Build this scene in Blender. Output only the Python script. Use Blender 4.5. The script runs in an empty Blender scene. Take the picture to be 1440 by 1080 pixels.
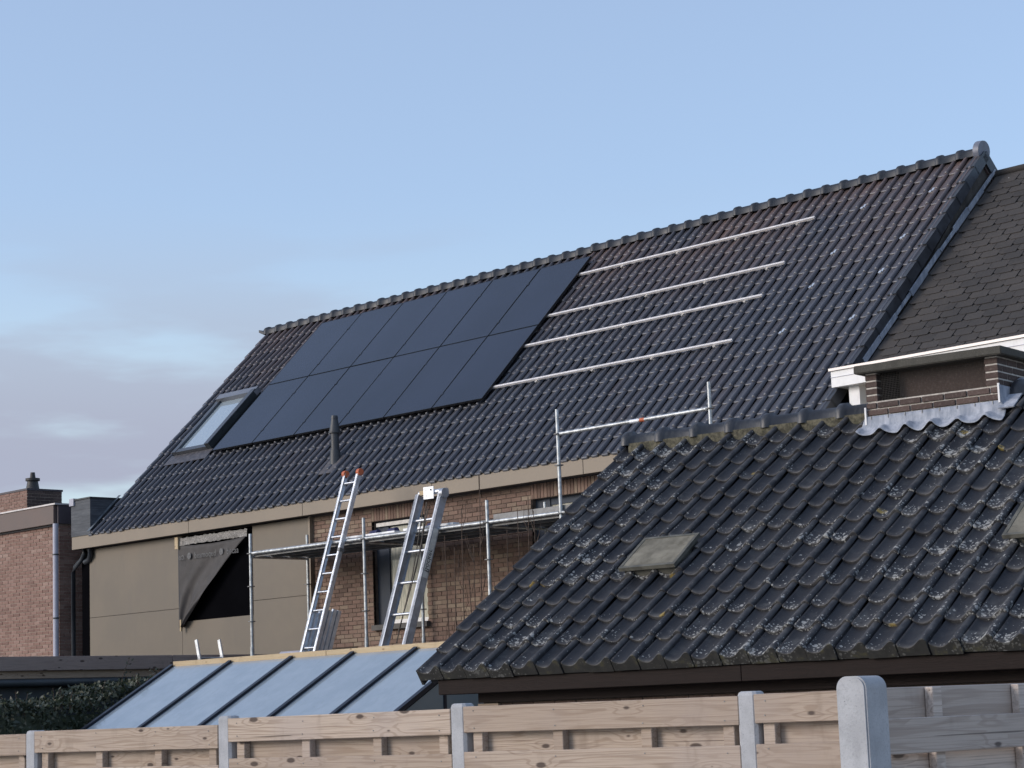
import bpy, bmesh, math, random
from mathutils import Vector, Matrix
random.seed(7)
SC = bpy.context.scene
COL = SC.collection
PI = math.pi

# ------------------------------------------------------------------ camera
CAMZ = 1.75
cam_d = bpy.data.cameras.new('camera'); cam = bpy.data.objects.new('camera', cam_d); COL.objects.link(cam)
cam_d.sensor_width = 36.0; cam_d.lens = 74.6154; cam_d.clip_end = 3000.0; cam_d.clip_start = 0.1
_yaw, _pit, _rol = math.radians(46.04809), math.radians(8.81442), math.radians(-2.1389)
_f = Vector((-math.sin(_yaw), math.cos(_yaw), 0)); _r = Vector((math.cos(_yaw), math.sin(_yaw), 0)); _u = Vector((0, 0, 1))
_f2 = _f*math.cos(_pit) + _u*math.sin(_pit); _u2 = _u*math.cos(_pit) - _f*math.sin(_pit)
_r3 = _r*math.cos(_rol) + _u2*math.sin(_rol); _u3 = _u2*math.cos(_rol) - _r*math.sin(_rol)
cm = Matrix.Identity(4)
for i in range(3):
    cm[i][0] = _r3[i]; cm[i][1] = _u3[i]; cm[i][2] = -_f2[i]
cm[2][3] = CAMZ
cam.matrix_world = cm
SC.camera = cam

# ------------------------------------------------------------------ sky, sun, exposure
SUN_EL, SUN_AZ = math.radians(20), math.atan2(-0.50, -0.866)     # azimuth measured from +Y towards +X
W = bpy.data.worlds.new('World'); SC.world = W; W.use_nodes = True
nt = W.node_tree; nt.nodes.clear()
def wn(t, **k):
    n = nt.nodes.new(t)
    for a, b in k.items(): setattr(n, a, b)
    return n
sky = wn('ShaderNodeTexSky', sky_type='NISHITA', sun_disc=False)
sky.sun_elevation = SUN_EL; sky.sun_rotation = SUN_AZ; sky.altitude = 0
sky.air_density = 1.0; sky.dust_density = 1.2; sky.ozone_density = 3.2
tc = wn('ShaderNodeTexCoord')
sep = wn('ShaderNodeSeparateXYZ'); nt.links.new(tc.outputs['Generated'], sep.inputs[0])
mp = wn('ShaderNodeMapping'); mp.inputs['Scale'].default_value = (1.0, 1.0, 5.0); mp.inputs['Location'].default_value = (3.1, 1.2, 0.35)
nt.links.new(tc.outputs['Generated'], mp.inputs[0])
no = wn('ShaderNodeTexNoise'); no.inputs['Scale'].default_value = 6.0; no.inputs['Detail'].default_value = 5; no.inputs['Roughness'].default_value = 0.48
nt.links.new(mp.outputs[0], no.inputs['Vector'])
cr = wn('ShaderNodeMapRange'); cr.interpolation_type = 'SMOOTHSTEP'; cr.inputs[1].default_value = 0.44; cr.inputs[2].default_value = 0.62
nt.links.new(no.outputs[0], cr.inputs[0])
hm = wn('ShaderNodeMapRange'); hm.interpolation_type = 'SMOOTHSTEP'; hm.inputs[1].default_value = 0.25; hm.inputs[2].default_value = 0.12; hm.inputs[3].default_value = 0.0; hm.inputs[4].default_value = 1.0
nt.links.new(sep.outputs[2], hm.inputs[0])
mu = wn('ShaderNodeMath', operation='MULTIPLY'); nt.links.new(cr.outputs[0], mu.inputs[0]); nt.links.new(hm.outputs[0], mu.inputs[1])
mu2 = wn('ShaderNodeMath', operation='MULTIPLY'); nt.links.new(mu.outputs[0], mu2.inputs[0]); mu2.inputs[1].default_value = 1.0
veil = wn('ShaderNodeMath', operation='MULTIPLY_ADD'); nt.links.new(hm.outputs[0], veil.inputs[0]); veil.inputs[1].default_value = 0.20; veil.inputs[2].default_value = 0.50
mixv = wn('ShaderNodeMixRGB'); nt.links.new(veil.outputs[0], mixv.inputs[0]); nt.links.new(sky.outputs[0], mixv.inputs[1])
vc = wn('ShaderNodeMixRGB'); nt.links.new(hm.outputs[0], vc.inputs[0]); vc.inputs[1].default_value = (1.62, 1.86, 2.35, 1); vc.inputs[2].default_value = (2.15, 2.50, 2.70, 1); nt.links.new(vc.outputs[0], mixv.inputs[2])
mix = wn('ShaderNodeMixRGB'); nt.links.new(mu2.outputs[0], mix.inputs[0]); nt.links.new(mixv.outputs[0], mix.inputs[1])
mix.inputs[2].default_value = (1.52, 1.64, 2.08, 1)
bg = wn('ShaderNodeBackground'); bg.inputs[1].default_value = 0.14
nt.links.new(mix.outputs[0], bg.inputs[0])
wo = wn('ShaderNodeOutputWorld'); nt.links.new(bg.outputs[0], wo.inputs[0])
sl = bpy.data.lights.new('sun', 'SUN'); sl.energy = 0.95; sl.angle = math.radians(28); sl.color = (1.0, 0.90, 0.82)
sun = bpy.data.objects.new('sun', sl); COL.objects.link(sun)
sd = Vector((math.sin(SUN_AZ)*math.cos(SUN_EL), math.cos(SUN_AZ)*math.cos(SUN_EL), math.sin(SUN_EL)))
sun.rotation_euler = sd.to_track_quat('Z', 'Y').to_euler(); sun.location = (0, -5, 30)
SC.view_settings.view_transform = 'Standard'; SC.view_settings.look = 'None'
SC.view_settings.exposure = 1.0; SC.view_settings.gamma = 1.0; SC.view_settings.use_curve_mapping = False

# ------------------------------------------------------------------ materials
class NB:
    def __init__(s, name):
        s.m = bpy.data.materials.new(name); s.m.use_nodes = True
        s.t = s.m.node_tree; s.t.nodes.clear()
        s.out = s.n('ShaderNodeOutputMaterial'); s.b = s.n('ShaderNodeBsdfPrincipled')
        s.t.links.new(s.b.outputs[0], s.out.inputs[0])
    def n(s, t, **k):
        x = s.t.nodes.new(t)
        for a, b in k.items(): setattr(x, a, b)
        return x
    def put(s, sock, v):
        if isinstance(v, bpy.types.NodeSocket): s.t.links.new(v, sock)
        elif isinstance(v, tuple) and len(v) == 3 and sock.type == 'RGBA': sock.default_value = (*v, 1)
        else: sock.default_value = v
    def set(s, **k):
        for a, v in k.items(): s.put(s.b.inputs[a.replace('_', ' ')], v)
    def coord(s, kind='Object'): return s.n('ShaderNodeTexCoord').outputs[kind]
    def pos(s): return s.n('ShaderNodeNewGeometry').outputs['Position']
    def isl(s): return s.n('ShaderNodeNewGeometry').outputs['Random Per Island']
    def rnd(s): return s.n('ShaderNodeObjectInfo').outputs['Random']
    def tilernd(s):
        a = s.math('ADD', s.isl(), s.rnd()); return s.math('FRACT', a)
    def math(s, op, a, b=0.0, c=0.0, clamp=False):
        x = s.n('ShaderNodeMath', operation=op, use_clamp=clamp); s.put(x.inputs[0], a); s.put(x.inputs[1], b); s.put(x.inputs[2], c); return x.outputs[0]
    def map(s, v, scale=(1, 1, 1), loc=(0, 0, 0), rot=(0, 0, 0)):
        x = s.n('ShaderNodeMapping'); s.put(x.inputs[0], v); x.inputs['Scale'].default_value = scale; x.inputs['Location'].default_value = loc; x.inputs['Rotation'].default_value = rot; return x.outputs[0]
    def vadd(s, v, w):
        x = s.n('ShaderNodeVectorMath', operation='ADD'); s.put(x.inputs[0], v); s.put(x.inputs[1], w); return x.outputs[0]
    def noise(s, v, scale, detail=3, rough=0.5, dist=0.0):
        x = s.n('ShaderNodeTexNoise'); s.put(x.inputs['Vector'], v); s.put(x.inputs['Scale'], scale); x.inputs['Detail'].default_value = detail; x.inputs['Roughness'].default_value = rough; x.inputs['Distortion'].default_value = dist; return x.outputs[0]
    def voro(s, v, scale, feature='F1', rand=1.0):
        x = s.n('ShaderNodeTexVoronoi', feature=feature); s.put(x.inputs['Vector'], v); s.put(x.inputs['Scale'], scale); x.inputs['Randomness'].default_value = rand; return x.outputs['Distance']
    def rng(s, v, a, b, c=0.0, d=1.0, smooth=True):
        x = s.n('ShaderNodeMapRange'); x.interpolation_type = 'SMOOTHSTEP' if smooth else 'LINEAR'
        s.put(x.inputs[0], v); x.inputs[1].default_value = a; x.inputs[2].default_value = b; x.inputs[3].default_value = c; x.inputs[4].default_value = d; return x.outputs[0]
    def mix(s, f, a, b, op='MIX'):
        x = s.n('ShaderNodeMixRGB', blend_type=op); s.put(x.inputs[0], f); s.put(x.inputs[1], a); s.put(x.inputs[2], b); return x.outputs[0]
    def ramp(s, f, stops):
        x = s.n('ShaderNodeValToRGB'); e = x.color_ramp.elements
        while len(e) < len(stops): e.new(0.5)
        for i, (p, c) in enumerate(stops): e[i].position = p; e[i].color = (*c, 1)
        s.put(x.inputs[0], f); return x.outputs[0]
    def sep(s, v):
        x = s.n('ShaderNodeSeparateXYZ'); s.put(x.inputs[0], v); return x.outputs
    def comb(s, a, b, c):
        x = s.n('ShaderNodeCombineXYZ'); s.put(x.inputs[0], a); s.put(x.inputs[1], b); s.put(x.inputs[2], c); return x.outputs[0]
    def bump(s, h, strength=0.3, dist=0.01):
        x = s.n('ShaderNodeBump'); s.put(x.inputs['Height'], h); x.inputs['Strength'].default_value = strength; x.inputs['Distance'].default_value = dist
        s.t.links.new(x.outputs[0], s.b.inputs['Normal'])

MAT = {}
def simple(name, col, rough=0.6, metal=0.0, var=0.25, scale=6.0, bump=0.0, dirt=None, spec=0.5):
    k = NB(name); p = k.pos(); n = k.noise(p, scale, 4, 0.6)
    c = k.mix(k.rng(n, 0.3, 0.7), tuple(x*(1-var) for x in col), tuple(min(1, x*(1+var)) for x in col))
    if dirt:
        d = k.noise(k.map(p, (1, 1, 0.35)), scale*2.3, 5, 0.65)
        c = k.mix(k.rng(d, 0.5, 0.75, 0, 0.6), c, dirt)
    k.set(Base_Color=c, Roughness=k.rng(n, 0.2, 0.8, max(0.05, rough-0.08), min(1, rough+0.08)), Metallic=metal)
    k.set(Specular_IOR_Level=spec)
    if bump: k.bump(k.noise(p, scale*12, 4, 0.6), bump, 0.004)
    MAT[name] = k.m; return k.m

def tile_main():
    k = NB('glazed_roof_tile'); p = k.pos(); r = k.tilernd()
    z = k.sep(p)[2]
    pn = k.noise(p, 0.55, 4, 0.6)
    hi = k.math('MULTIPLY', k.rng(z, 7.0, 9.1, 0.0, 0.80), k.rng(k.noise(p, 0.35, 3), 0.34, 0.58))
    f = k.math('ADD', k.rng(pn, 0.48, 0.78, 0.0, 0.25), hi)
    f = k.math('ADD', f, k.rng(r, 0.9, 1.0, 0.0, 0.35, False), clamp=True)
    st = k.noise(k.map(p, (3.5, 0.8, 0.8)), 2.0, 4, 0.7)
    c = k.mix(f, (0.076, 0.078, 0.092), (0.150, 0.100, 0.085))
    c = k.mix(k.rng(r, 0, 1, 0.0, 0.55, False), c, (0.054, 0.057, 0.070))
    c = k.mix(k.rng(st, 0.68, 0.80, 0, 0.55), c, (0.25, 0.150, 0.10))
    fine = k.noise(p, 60, 3, 0.6)
    c = k.mix(k.rng(fine, 0.55, 0.8, 0, 0.35), c, (0.13, 0.12, 0.12))
    wa = k.n('ShaderNodeAttribute', attribute_name='edge_tone').outputs['Fac']  # paler tone along the lower edge of each tile
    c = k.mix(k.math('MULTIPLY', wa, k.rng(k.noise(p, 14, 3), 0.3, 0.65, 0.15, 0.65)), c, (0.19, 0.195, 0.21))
    k.set(Base_Color=c, Roughness=k.rng(fine, 0.2, 0.8, 0.26, 0.44))
    k.bump(fine, 0.12, 0.003)
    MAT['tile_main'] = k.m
tile_main()

def tile_shed(name, lichen=1.0, eave=False):
    k = NB(name); p = k.pos(); o = k.coord('Object'); r = k.tilernd()
    oo = k.sep(o); v = oo[1]; h = oo[2]
    big = k.noise(p, 1.3, 3, 0.55)
    fine = k.noise(p, 38, 4, 0.65)
    base = k.mix(k.rng(r, 0, 1, 0, 1, False), (0.017, 0.018, 0.023), (0.030, 0.030, 0.034))
    base = k.mix(k.rng(fine, 0.45, 0.75, 0, 0.4), base, (0.060, 0.058, 0.058))
    # pale dust along the rolls and the nose
    crest = k.rng(h, 0.045, 0.075, 0.0, 0.30)
    nose = k.rng(v, 0.06, 0.005, 0.0, 0.38)
    base = k.mix(k.math('MULTIPLY', k.math('MAXIMUM', crest, nose), k.rng(k.noise(p, 9, 4, 0.6), 0.35, 0.7)), base, (0.17, 0.16, 0.15))
    # white lichen spots of several sizes, thicker on the lower part of the tiles
    vm = k.rng(v, 0.30, 0.05, 0.30, 1.0)
    dens = k.math('MULTIPLY', k.math('MULTIPLY', k.rng(big, 0.35, 0.64, 0.20, 0.95), vm), lichen)
    wob = k.vadd(p, k.map(k.n('ShaderNodeTexNoise').outputs[1], (0, 0, 0)))
    wn_ = k.n('ShaderNodeTexNoise'); k.put(wn_.inputs['Vector'], p); wn_.inputs['Scale'].default_value = 55
    pw = k.vadd(p, k.map(wn_.outputs[1], (0.016, 0.016, 0.016)))
    def spots(scale, thr):
        d = k.voro(pw, scale)
        cell = k.n('ShaderNodeTexVoronoi', feature='F1'); k.put(cell.inputs['Vector'], pw); cell.inputs['Scale'].default_value = scale
        cr_ = k.sep(cell.outputs['Color'])[0]
        t = k.math('MULTIPLY', k.math('SUBTRACT', dens, k.math('MULTIPLY', cr_, 0.85)), thr)
        return k.rng(k.math('SUBTRACT', t, d), 0.0, 0.05)
    s1 = spots(44, 0.72); s2 = spots(17, 0.50)
    sp = k.math('MAXIMUM', s1, s2)
    lc = k.mix(k.noise(p, 90, 2), (0.20, 0.20, 0.19), (0.50, 0.50, 0.48))
    hz = k.math('MULTIPLY', k.rng(k.noise(k.map(p, (1, 1, 1)), 7.5, 4, 0.6), 0.50, 0.72), dens)
    base = k.mix(k.math('MULTIPLY', hz, 0.42), base, (0.21, 0.21, 0.20))
    c = k.mix(k.math('MULTIPLY', sp, 0.85), base, lc)
    # a few ochre lichens
    yv = k.n('ShaderNodeTexVoronoi', feature='F1'); k.put(yv.inputs['Vector'], pw); yv.inputs['Scale'].default_value = 3.6
    yc = k.sep(yv.outputs['Color'])[1]
    ym = k.math('MULTIPLY', k.rng(yc, 0.80, 0.83), k.rng(yv.outputs['Distance'], 0.20, 0.13))
    ym = k.math('MULTIPLY', ym, k.rng(v, 0.16, 0.08))
    ym = k.math('MULTIPLY', ym, k.rng(fine, 0.38, 0.5))
    c = k.mix(ym, c, (0.26, 0.19, 0.055))
    if eave:
        mo = k.math('MULTIPLY', k.rng(v, 0.02, -0.002), k.rng(k.noise(p, 9, 4, 0.7), 0.52, 0.72))
        c = k.mix(k.rng(v, 0.010, 0.0, 0, 0.7), c, (0.026, 0.025, 0.020))
        c = k.mix(k.math('MULTIPLY', mo, 0.7), c, (0.085, 0.078, 0.032))
    k.set(Base_Color=c, Roughness=k.math('ADD', k.rng(fine, 0.2, 0.8, 0.50, 0.70), k.math('MULTIPLY', sp, 0.2)), Specular_IOR_Level=0.42)
    k.bump(k.math('ADD', fine, k.math('MULTIPLY', sp, 0.6)), 0.35, 0.004)
    MAT[name] = k.m
tile_shed('concrete_tile', 1.0); tile_shed('concrete_eave_tile', 1.0, True); tile_shed('concrete_ridge_tile', 0.45)

def brick(name, stops, rough=0.85):
    k = NB(name); p = k.pos(); r = k.tilernd()
    n = k.noise(p, 1.1, 3, 0.6); f = k.noise(p, 45, 4, 0.65)
    x = k.math('ADD', k.math('MULTIPLY', r, 0.75), k.rng(n, 0.3, 0.7, 0, 0.25))
    c = k.ramp(x, stops)
    c = k.mix(k.rng(f, 0.45, 0.8, 0, 0.4), c, k.mix(0.5, c, (0.42, 0.36, 0.32)))
    k.set(Base_Color=c, Roughness=rough, Specular_IOR_Level=0.3); k.bump(f, 0.5, 0.004); MAT[name] = k.m
brick('facade_brick', [(0.0, (0.125, 0.080, 0.062)), (0.3, (0.18, 0.118, 0.090)), (0.55, (0.22, 0.140, 0.108)), (0.78, (0.235, 0.172, 0.126)), (1.0, (0.31, 0.24, 0.175))])
brick('red_brick', [(0.0, (0.185, 0.110, 0.088)), (0.4, (0.24, 0.145, 0.115)), (0.75, (0.275, 0.172, 0.14)), (1.0, (0.35, 0.25, 0.205))])
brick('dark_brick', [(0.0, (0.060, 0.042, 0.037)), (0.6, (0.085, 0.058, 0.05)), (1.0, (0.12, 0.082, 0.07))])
brick('shed_brick', [(0.0, (0.07, 0.042, 0.034)), (0.6, (0.10, 0.064, 0.05)), (1.0, (0.14, 0.09, 0.068))])
simple('facade_mortar', (0.135, 0.102, 0.082), 0.95, var=0.3, scale=8, bump=0.4)
simple('pale_mortar', (0.36, 0.29, 0.245), 0.95, var=0.2, scale=8, bump=0.3)
simple('white_mortar', (0.50, 0.46, 0.41), 0.95, var=0.2, scale=20, bump=0.5)
simple('shed_mortar', (0.10, 0.082, 0.07), 0.95, var=0.25, scale=8)
simple('mossy_mortar', (0.105, 0.095, 0.065), 0.98, var=0.6, scale=22, bump=1.0, dirt=(0.05, 0.055, 0.02))

def wood(name, light, dark, knot, scale=1.0, grey=None):
    k = NB(name); o = k.coord('Object'); r = k.rnd(); p = k.pos()
    off = k.comb(k.math('MULTIPLY', r, 37.0), k.math('MULTIPLY', r, 11.0), k.math('MULTIPLY', r, 23.0))
    q = k.vadd(o, off)
    s = k.sep(q)
    flat = k.comb(s[0], s[2], 0.0)
    kv = k.n('ShaderNodeTexVoronoi', feature='F1', voronoi_dimensions='2D'); k.put(kv.inputs['Vector'], k.map(flat, (3.2, 7.5, 1))); kv.inputs['Scale'].default_value = 1.0; kv.inputs['Randomness'].default_value = 1.0
    kd = kv.outputs['Distance']; kc = k.sep(kv.outputs['Color'])[0]
    on = k.rng(kc, 0.46, 0.50)
    warp = k.math('MULTIPLY', k.rng(kd, 0.5, 0.0), k.math('MULTIPLY', on, 1.6))
    g1 = k.noise(k.map(q, (0.42, 6, 8.0)), 1.6, 2, 0.45)
    ph = k.math('ADD', k.math('MULTIPLY', g1, 9.0), warp)
    ring = k.math('SINE', k.math('MULTIPLY', k.math('ADD', ph, k.math('MULTIPLY', s[2], 6.0)), 6.0))
    fib = k.noise(k.map(q, (1.6, 60, 120)), 1.5, 5, 0.7)
    c = k.mix(k.rng(ring, 0.25, 1.0, 0, 0.62), light, dark)
    c = k.mix(k.rng(fib, 0.45, 0.72, 0, 0.65), c, tuple(x*0.62 for x in dark))
    bl = k.noise(p, 1.7, 4, 0.6)
    c = k.mix(k.rng(bl, 0.42, 0.72, 0, 0.5), c, grey or tuple(x*0.8 for x in light))
    c = k.mix(k.rng(k.rnd(), 0, 1, 0, 0.5, False), c, tuple(x*0.85 for x in dark))
    crk = k.math('MULTIPLY', k.rng(k.noise(k.map(q, (0.8, 20, 70)), 1.0, 2, 0.5), 0.715, 0.735), 0.7); c = k.mix(crk, c, tuple(x*0.25 for x in dark))
    stn = k.noise(k.map(p, (2.2, 2.2, 0.9)), 2.2, 4, 0.65)
    c = k.mix(k.rng(stn, 0.55, 0.78, 0, 0.4), c, tuple(x*0.6 for x in dark))
    size = k.math('MULTIPLY', k.math('SUBTRACT', kc, 0.42), 0.22)
    kn = k.math('MULTIPLY', k.rng(k.math('ADD', k.math('SUBTRACT', size, kd), k.math('MULTIPLY', k.math('SUBTRACT', fib, 0.5), 0.06)), -0.03, 0.035), on)
    c = k.mix(k.math('MULTIPLY', kn, 0.85), c, knot)
    k.set(Base_Color=c, Roughness=0.82, Specular_IOR_Level=0.25)
    k.bump(k.math('ADD', fib, k.math('MULTIPLY', ring, 0.3)), 0.25, 0.004); MAT[name] = k.m
wood('fence_wood', (0.50, 0.405, 0.325), (0.30, 0.222, 0.165), (0.05, 0.034, 0.03), grey=(0.42, 0.355, 0.32))
wood('weathered_wood', (0.64, 0.55, 0.48), (0.38, 0.305, 0.255), (0.07, 0.055, 0.05), grey=(0.52, 0.455, 0.41))
wood('new_timber', (0.62, 0.50, 0.33), (0.50, 0.37, 0.22), (0.25, 0.15, 0.08))
wood('brown_board', (0.36, 0.29, 0.255), (0.27, 0.21, 0.185), (0.05, 0.035, 0.03))
wood('tan_board', (0.42, 0.325, 0.24), (0.30, 0.215, 0.155), (0.07, 0.045, 0.03))
wood('dark_timber', (0.022, 0.014, 0.012), (0.016, 0.011, 0.009), (0.02, 0.014, 0.012))

def concrete(name, col, speck):
    k = NB(name); p = k.pos(); n = k.noise(p, 7, 5, 0.65); f = k.noise(p, 130, 3, 0.6); st = k.noise(k.map(p, (9, 9, 1.5)), 1.3, 4, 0.6)
    c = k.mix(k.rng(n, 0.3, 0.7), tuple(x*0.80 for x in col), col)
    c = k.mix(k.rng(f, 0.5, 0.72, 0, 0.6), c, speck); c = k.mix(k.rng(st, 0.5, 0.72, 0, 0.45), c, tuple(x*0.55 for x in col))
    pits = k.rng(k.voro(p, 42), 0.10, 0.05); rp = k.rng(k.noise(p, 17), 0.55, 0.6)
    c = k.mix(k.math('MULTIPLY', k.math('MULTIPLY', pits, rp), 0.7), c, (0.06, 0.06, 0.065))
    k.set(Base_Color=c, Roughness=0.9, Specular_IOR_Level=0.3); k.bump(k.math('SUBTRACT', f, k.math('MULTIPLY', pits, rp)), 0.5, 0.003); MAT[name] = k.m
concrete('post_concrete', (0.45, 0.455, 0.47), (0.29, 0.295, 0.305))
concrete('cap_concrete', (0.085, 0.080, 0.068), (0.17, 0.16, 0.14))

def lead():
    k = NB('lead_sheet'); p = k.pos(); n = k.noise(k.map(p, (5, 5, 1.2)), 2.2, 5, 0.7); f = k.noise(p, 25, 4, 0.6)
    c = k.mix(k.rng(n, 0.35, 0.65), (0.24, 0.265, 0.315), (0.44, 0.46, 0.51)); c = k.mix(k.rng(f, 0.5, 0.75, 0, 0.5), c, (0.19, 0.22, 0.27))
    k.set(Base_Color=c, Roughness=0.75, Metallic=0.0); k.bump(k.noise(p, 9, 3, 0.5), 0.5, 0.02); MAT['lead'] = k.m
lead()
simple('aluminium', (0.70, 0.72, 0.75), 0.38, 0.75, 0.12, 12)
simple('grey_aluminium', (0.42, 0.44, 0.48), 0.42, 0.6, 0.18, 9)
simple('rail_aluminium', (0.86, 0.82, 0.79), 0.40, 0.45, 0.06, 10)
simple('steel', (0.46, 0.48, 0.49), 0.45, 0.65, 0.3, 14, dirt=(0.28, 0.27, 0.25))
simple('bright_steel', (0.85, 0.85, 0.84), 0.30, 0.8, 0.05, 20)
simple('coupler_steel', (0.20, 0.20, 0.20), 0.55, 0.6, 0.3, 20)
simple('panel_frame', (0.012, 0.013, 0.016), 0.35, 0.3, 0.1, 5)
simple('fascia_metal', (0.235, 0.192, 0.145), 0.55, 0.1, 0.10, 1.5)
simple('cladding', (0.162, 0.134, 0.100), 0.60, 0.05, 0.13, 0.8, dirt=(0.125, 0.108, 0.09))
simple('brown_metal', (0.125, 0.090, 0.078), 0.55, 0.1, 0.1, 2)
simple('brown_metal_dark', (0.07, 0.058, 0.066), 0.55, 0.1, 0.1, 2)
simple('cap_metal', (0.52, 0.49, 0.48), 0.45, 0.4, 0.1, 5)
simple('pvc_grey', (0.43, 0.43, 0.50), 0.5, 0, 0.12, 3, dirt=(0.3, 0.29, 0.31))
simple('pvc_dark', (0.030, 0.034, 0.040), 0.35, 0, 0.2, 3)
simple('membrane_black', (0.010, 0.012, 0.020), 0.6, 0, 0.3, 3)
simple('interior_black', (0.004, 0.004, 0.005), 0.95, 0, 0.1, 3, spec=0.0)
simple('foil', (0.20, 0.19, 0.18), 0.4, 0.3, 0.6, 60, bump=1.0)
simple('print_grey', (0.13, 0.13, 0.13), 0.8, 0, 0.3, 30)
simple('print_black', (0.012, 0.012, 0.012), 0.6)
simple('sticker', (0.60, 0.57, 0.52), 0.6, 0, 0.15, 20)
simple('orange_rubber', (0.50, 0.125, 0.05), 0.6, 0, 0.15, 20)
simple('white_paint', (0.80, 0.79, 0.78), 0.5, 0, 0.05, 4, dirt=(0.62, 0.60, 0.58))
simple('white_plate', (0.74, 0.76, 0.80), 0.4, 0.2, 0.08, 20)
simple('cream_render', (0.48, 0.41, 0.30), 0.9, 0, 0.1, 4, bump=0.2)
simple('gable_render', (0.085, 0.076, 0.068), 0.95, 0, 0.35, 4, bump=0.5, dirt=(0.16, 0.13, 0.10))
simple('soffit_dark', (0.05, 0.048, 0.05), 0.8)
simple('verge_tile', (0.045, 0.048, 0.056), 0.45, 0, 0.3, 5, bump=0.1)
simple('shed_ridge', (0.034, 0.036, 0.043), 0.45, 0, 0.3, 5, bump=0.3, dirt=(0.10, 0.10, 0.095))
simple('ridge_glazed', (0.030, 0.033, 0.040), 0.5, 0, 0.25, 5, bump=0.1)
simple('end_cap', (0.16, 0.17, 0.21), 0.45, 0, 0.2, 8)
simple('roof_felt', (0.02, 0.02, 0.024), 0.95)
simple('velux_hood', (0.20, 0.21, 0.235), 0.4, 0.4, 0.1, 4)
simple('velux_metal', (0.085, 0.092, 0.105), 0.38, 0.45, 0.1, 4)
simple('velux_dark', (0.030, 0.040, 0.045), 0.4, 0.3, 0.1, 4)
simple('velux_flash', (0.085, 0.08, 0.088), 0.5, 0.3, 0.3, 12, bump=0.4)
simple('vent_plastic', (0.040, 0.044, 0.050), 0.5, 0, 0.2, 9)
simple('vent_flash', (0.080, 0.075, 0.080), 0.6, 0, 0.35, 9, bump=0.5)
simple('window_frame_grey', (0.040, 0.050, 0.068), 0.75, 0, 0.1, 5)
simple('sill_stone', (0.10, 0.095, 0.09), 0.8, 0, 0.2, 9)
simple('bar_black', (0.010, 0.012, 0.022), 0.4, 0.2, 0.2, 5)
simple('deck_steel', (0.20, 0.20, 0.20), 0.6, 0.4, 0.3, 6)
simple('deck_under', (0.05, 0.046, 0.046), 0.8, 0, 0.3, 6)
simple('blue_strap', (0.035, 0.035, 0.10), 0.7)
simple('stem_bark', (0.10, 0.068, 0.05), 0.9, 0, 0.4, 20)
simple('rope', (0.10, 0.085, 0.07), 0.9)
simple('bitumen', (0.06, 0.055, 0.055), 0.9, 0, 0.25, 4)
simple('annex_wall', (0.055, 0.062, 0.066), 0.9, 0, 0.3, 3)
simple('hatch_lid', (0.185, 0.170, 0.135), 0.92, 0.0, 0.35, 4, bump=0.5, dirt=(0.10, 0.088, 0.065), spec=0.2)
simple('hatch_rim', (0.115, 0.11, 0.09), 0.7, 0.1, 0.35, 9, bump=0.3)
simple('pot_dark', (0.035, 0.033, 0.033), 0.6)
simple('valley_grey', (0.13, 0.15, 0.17), 0.55, 0.2, 0.3, 9)
simple('gutter_dark', (0.045, 0.055, 0.062), 0.5, 0.2, 0.2, 4)

def slate_wall():
    k = NB('slate_cladding'); p = k.pos(); z = k.sep(p)[2]
    rows = k.math('FRACT', k.math('MULTIPLY', k.math('ADD', z, k.math('MULTIPLY', k.noise(p, 3), 0.02)), 8.0))
    n = k.noise(k.map(p, (2, 2, 12)), 1.5, 4, 0.6)
    c = k.mix(k.rng(n, 0.3, 0.75), (0.035, 0.042, 0.055), (0.085, 0.095, 0.11))
    c = k.mix(k.rng(rows, 0.86, 0.97, 0, 0.7), c, (0.018, 0.02, 0.026)); k.set(Base_Color=c, Roughness=0.6); k.bump(rows, 0.4, 0.01); MAT['slate_cladding'] = k.m
slate_wall()
def shingle():
    k = NB('bitumen_shingle'); p = k.pos(); r = k.tilernd(); f = k.noise(p, 120, 3, 0.7); n = k.noise(p, 1.4, 4, 0.6)
    c = k.mix(r, (0.046, 0.043, 0.042), (0.068, 0.062, 0.059)); c = k.mix(k.rng(n, 0.4, 0.7, 0, 0.45), c, (0.082, 0.072, 0.065)); c = k.mix(k.rng(f, 0.55, 0.8, 0, 0.45), c, (0.15, 0.14, 0.13))
    sp = k.rng(k.voro(p, 4.3), 0.055, 0.035); c = k.mix(k.math('MULTIPLY', sp, k.rng(k.noise(p, 2.1), 0.5, 0.55)), c, (0.5, 0.5, 0.48))
    k.set(Base_Color=c, Roughness=0.95, Specular_IOR_Level=0.25); k.bump(f, 0.6, 0.004); MAT['shingle'] = k.m
shingle()
def solar():
    k = NB('solar_glass'); o = k.coord('Object'); s = k.sep(o)
    gx = k.math('ABSOLUTE', k.math('SUBTRACT', k.math('FRACT', k.math('MULTIPLY', s[0], 5.5)), 0.5))
    gy = k.math('ABSOLUTE', k.math('SUBTRACT', k.math('FRACT', k.math('MULTIPLY', s[1], 10.5)), 0.5))
    ln = k.rng(k.math('MAXIMUM', gx, gy), 0.482, 0.495, 0, 0.5)
    v = k.noise(k.pos(), 0.7, 2); c = k.mix(k.rng(v, 0.3, 0.7), (0.009, 0.012, 0.025), (0.013, 0.017, 0.034))
    c = k.mix(ln, c, (0.016, 0.020, 0.033))
    k.set(Base_Color=c, Roughness=k.rng(k.noise(k.pos(), 2.5, 3), 0.3, 0.7, 0.10, 0.16), IOR=1.5, Coat_Weight=0.0, Specular_IOR_Level=0.42); MAT['solar_glass'] = k.m
solar()
def glassm(name, col, rough, ior=1.5, spec=0.5):
    k = NB(name); k.set(Base_Color=col, Roughness=rough, IOR=ior, Specular_IOR_Level=spec); MAT[name] = k.m
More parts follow.
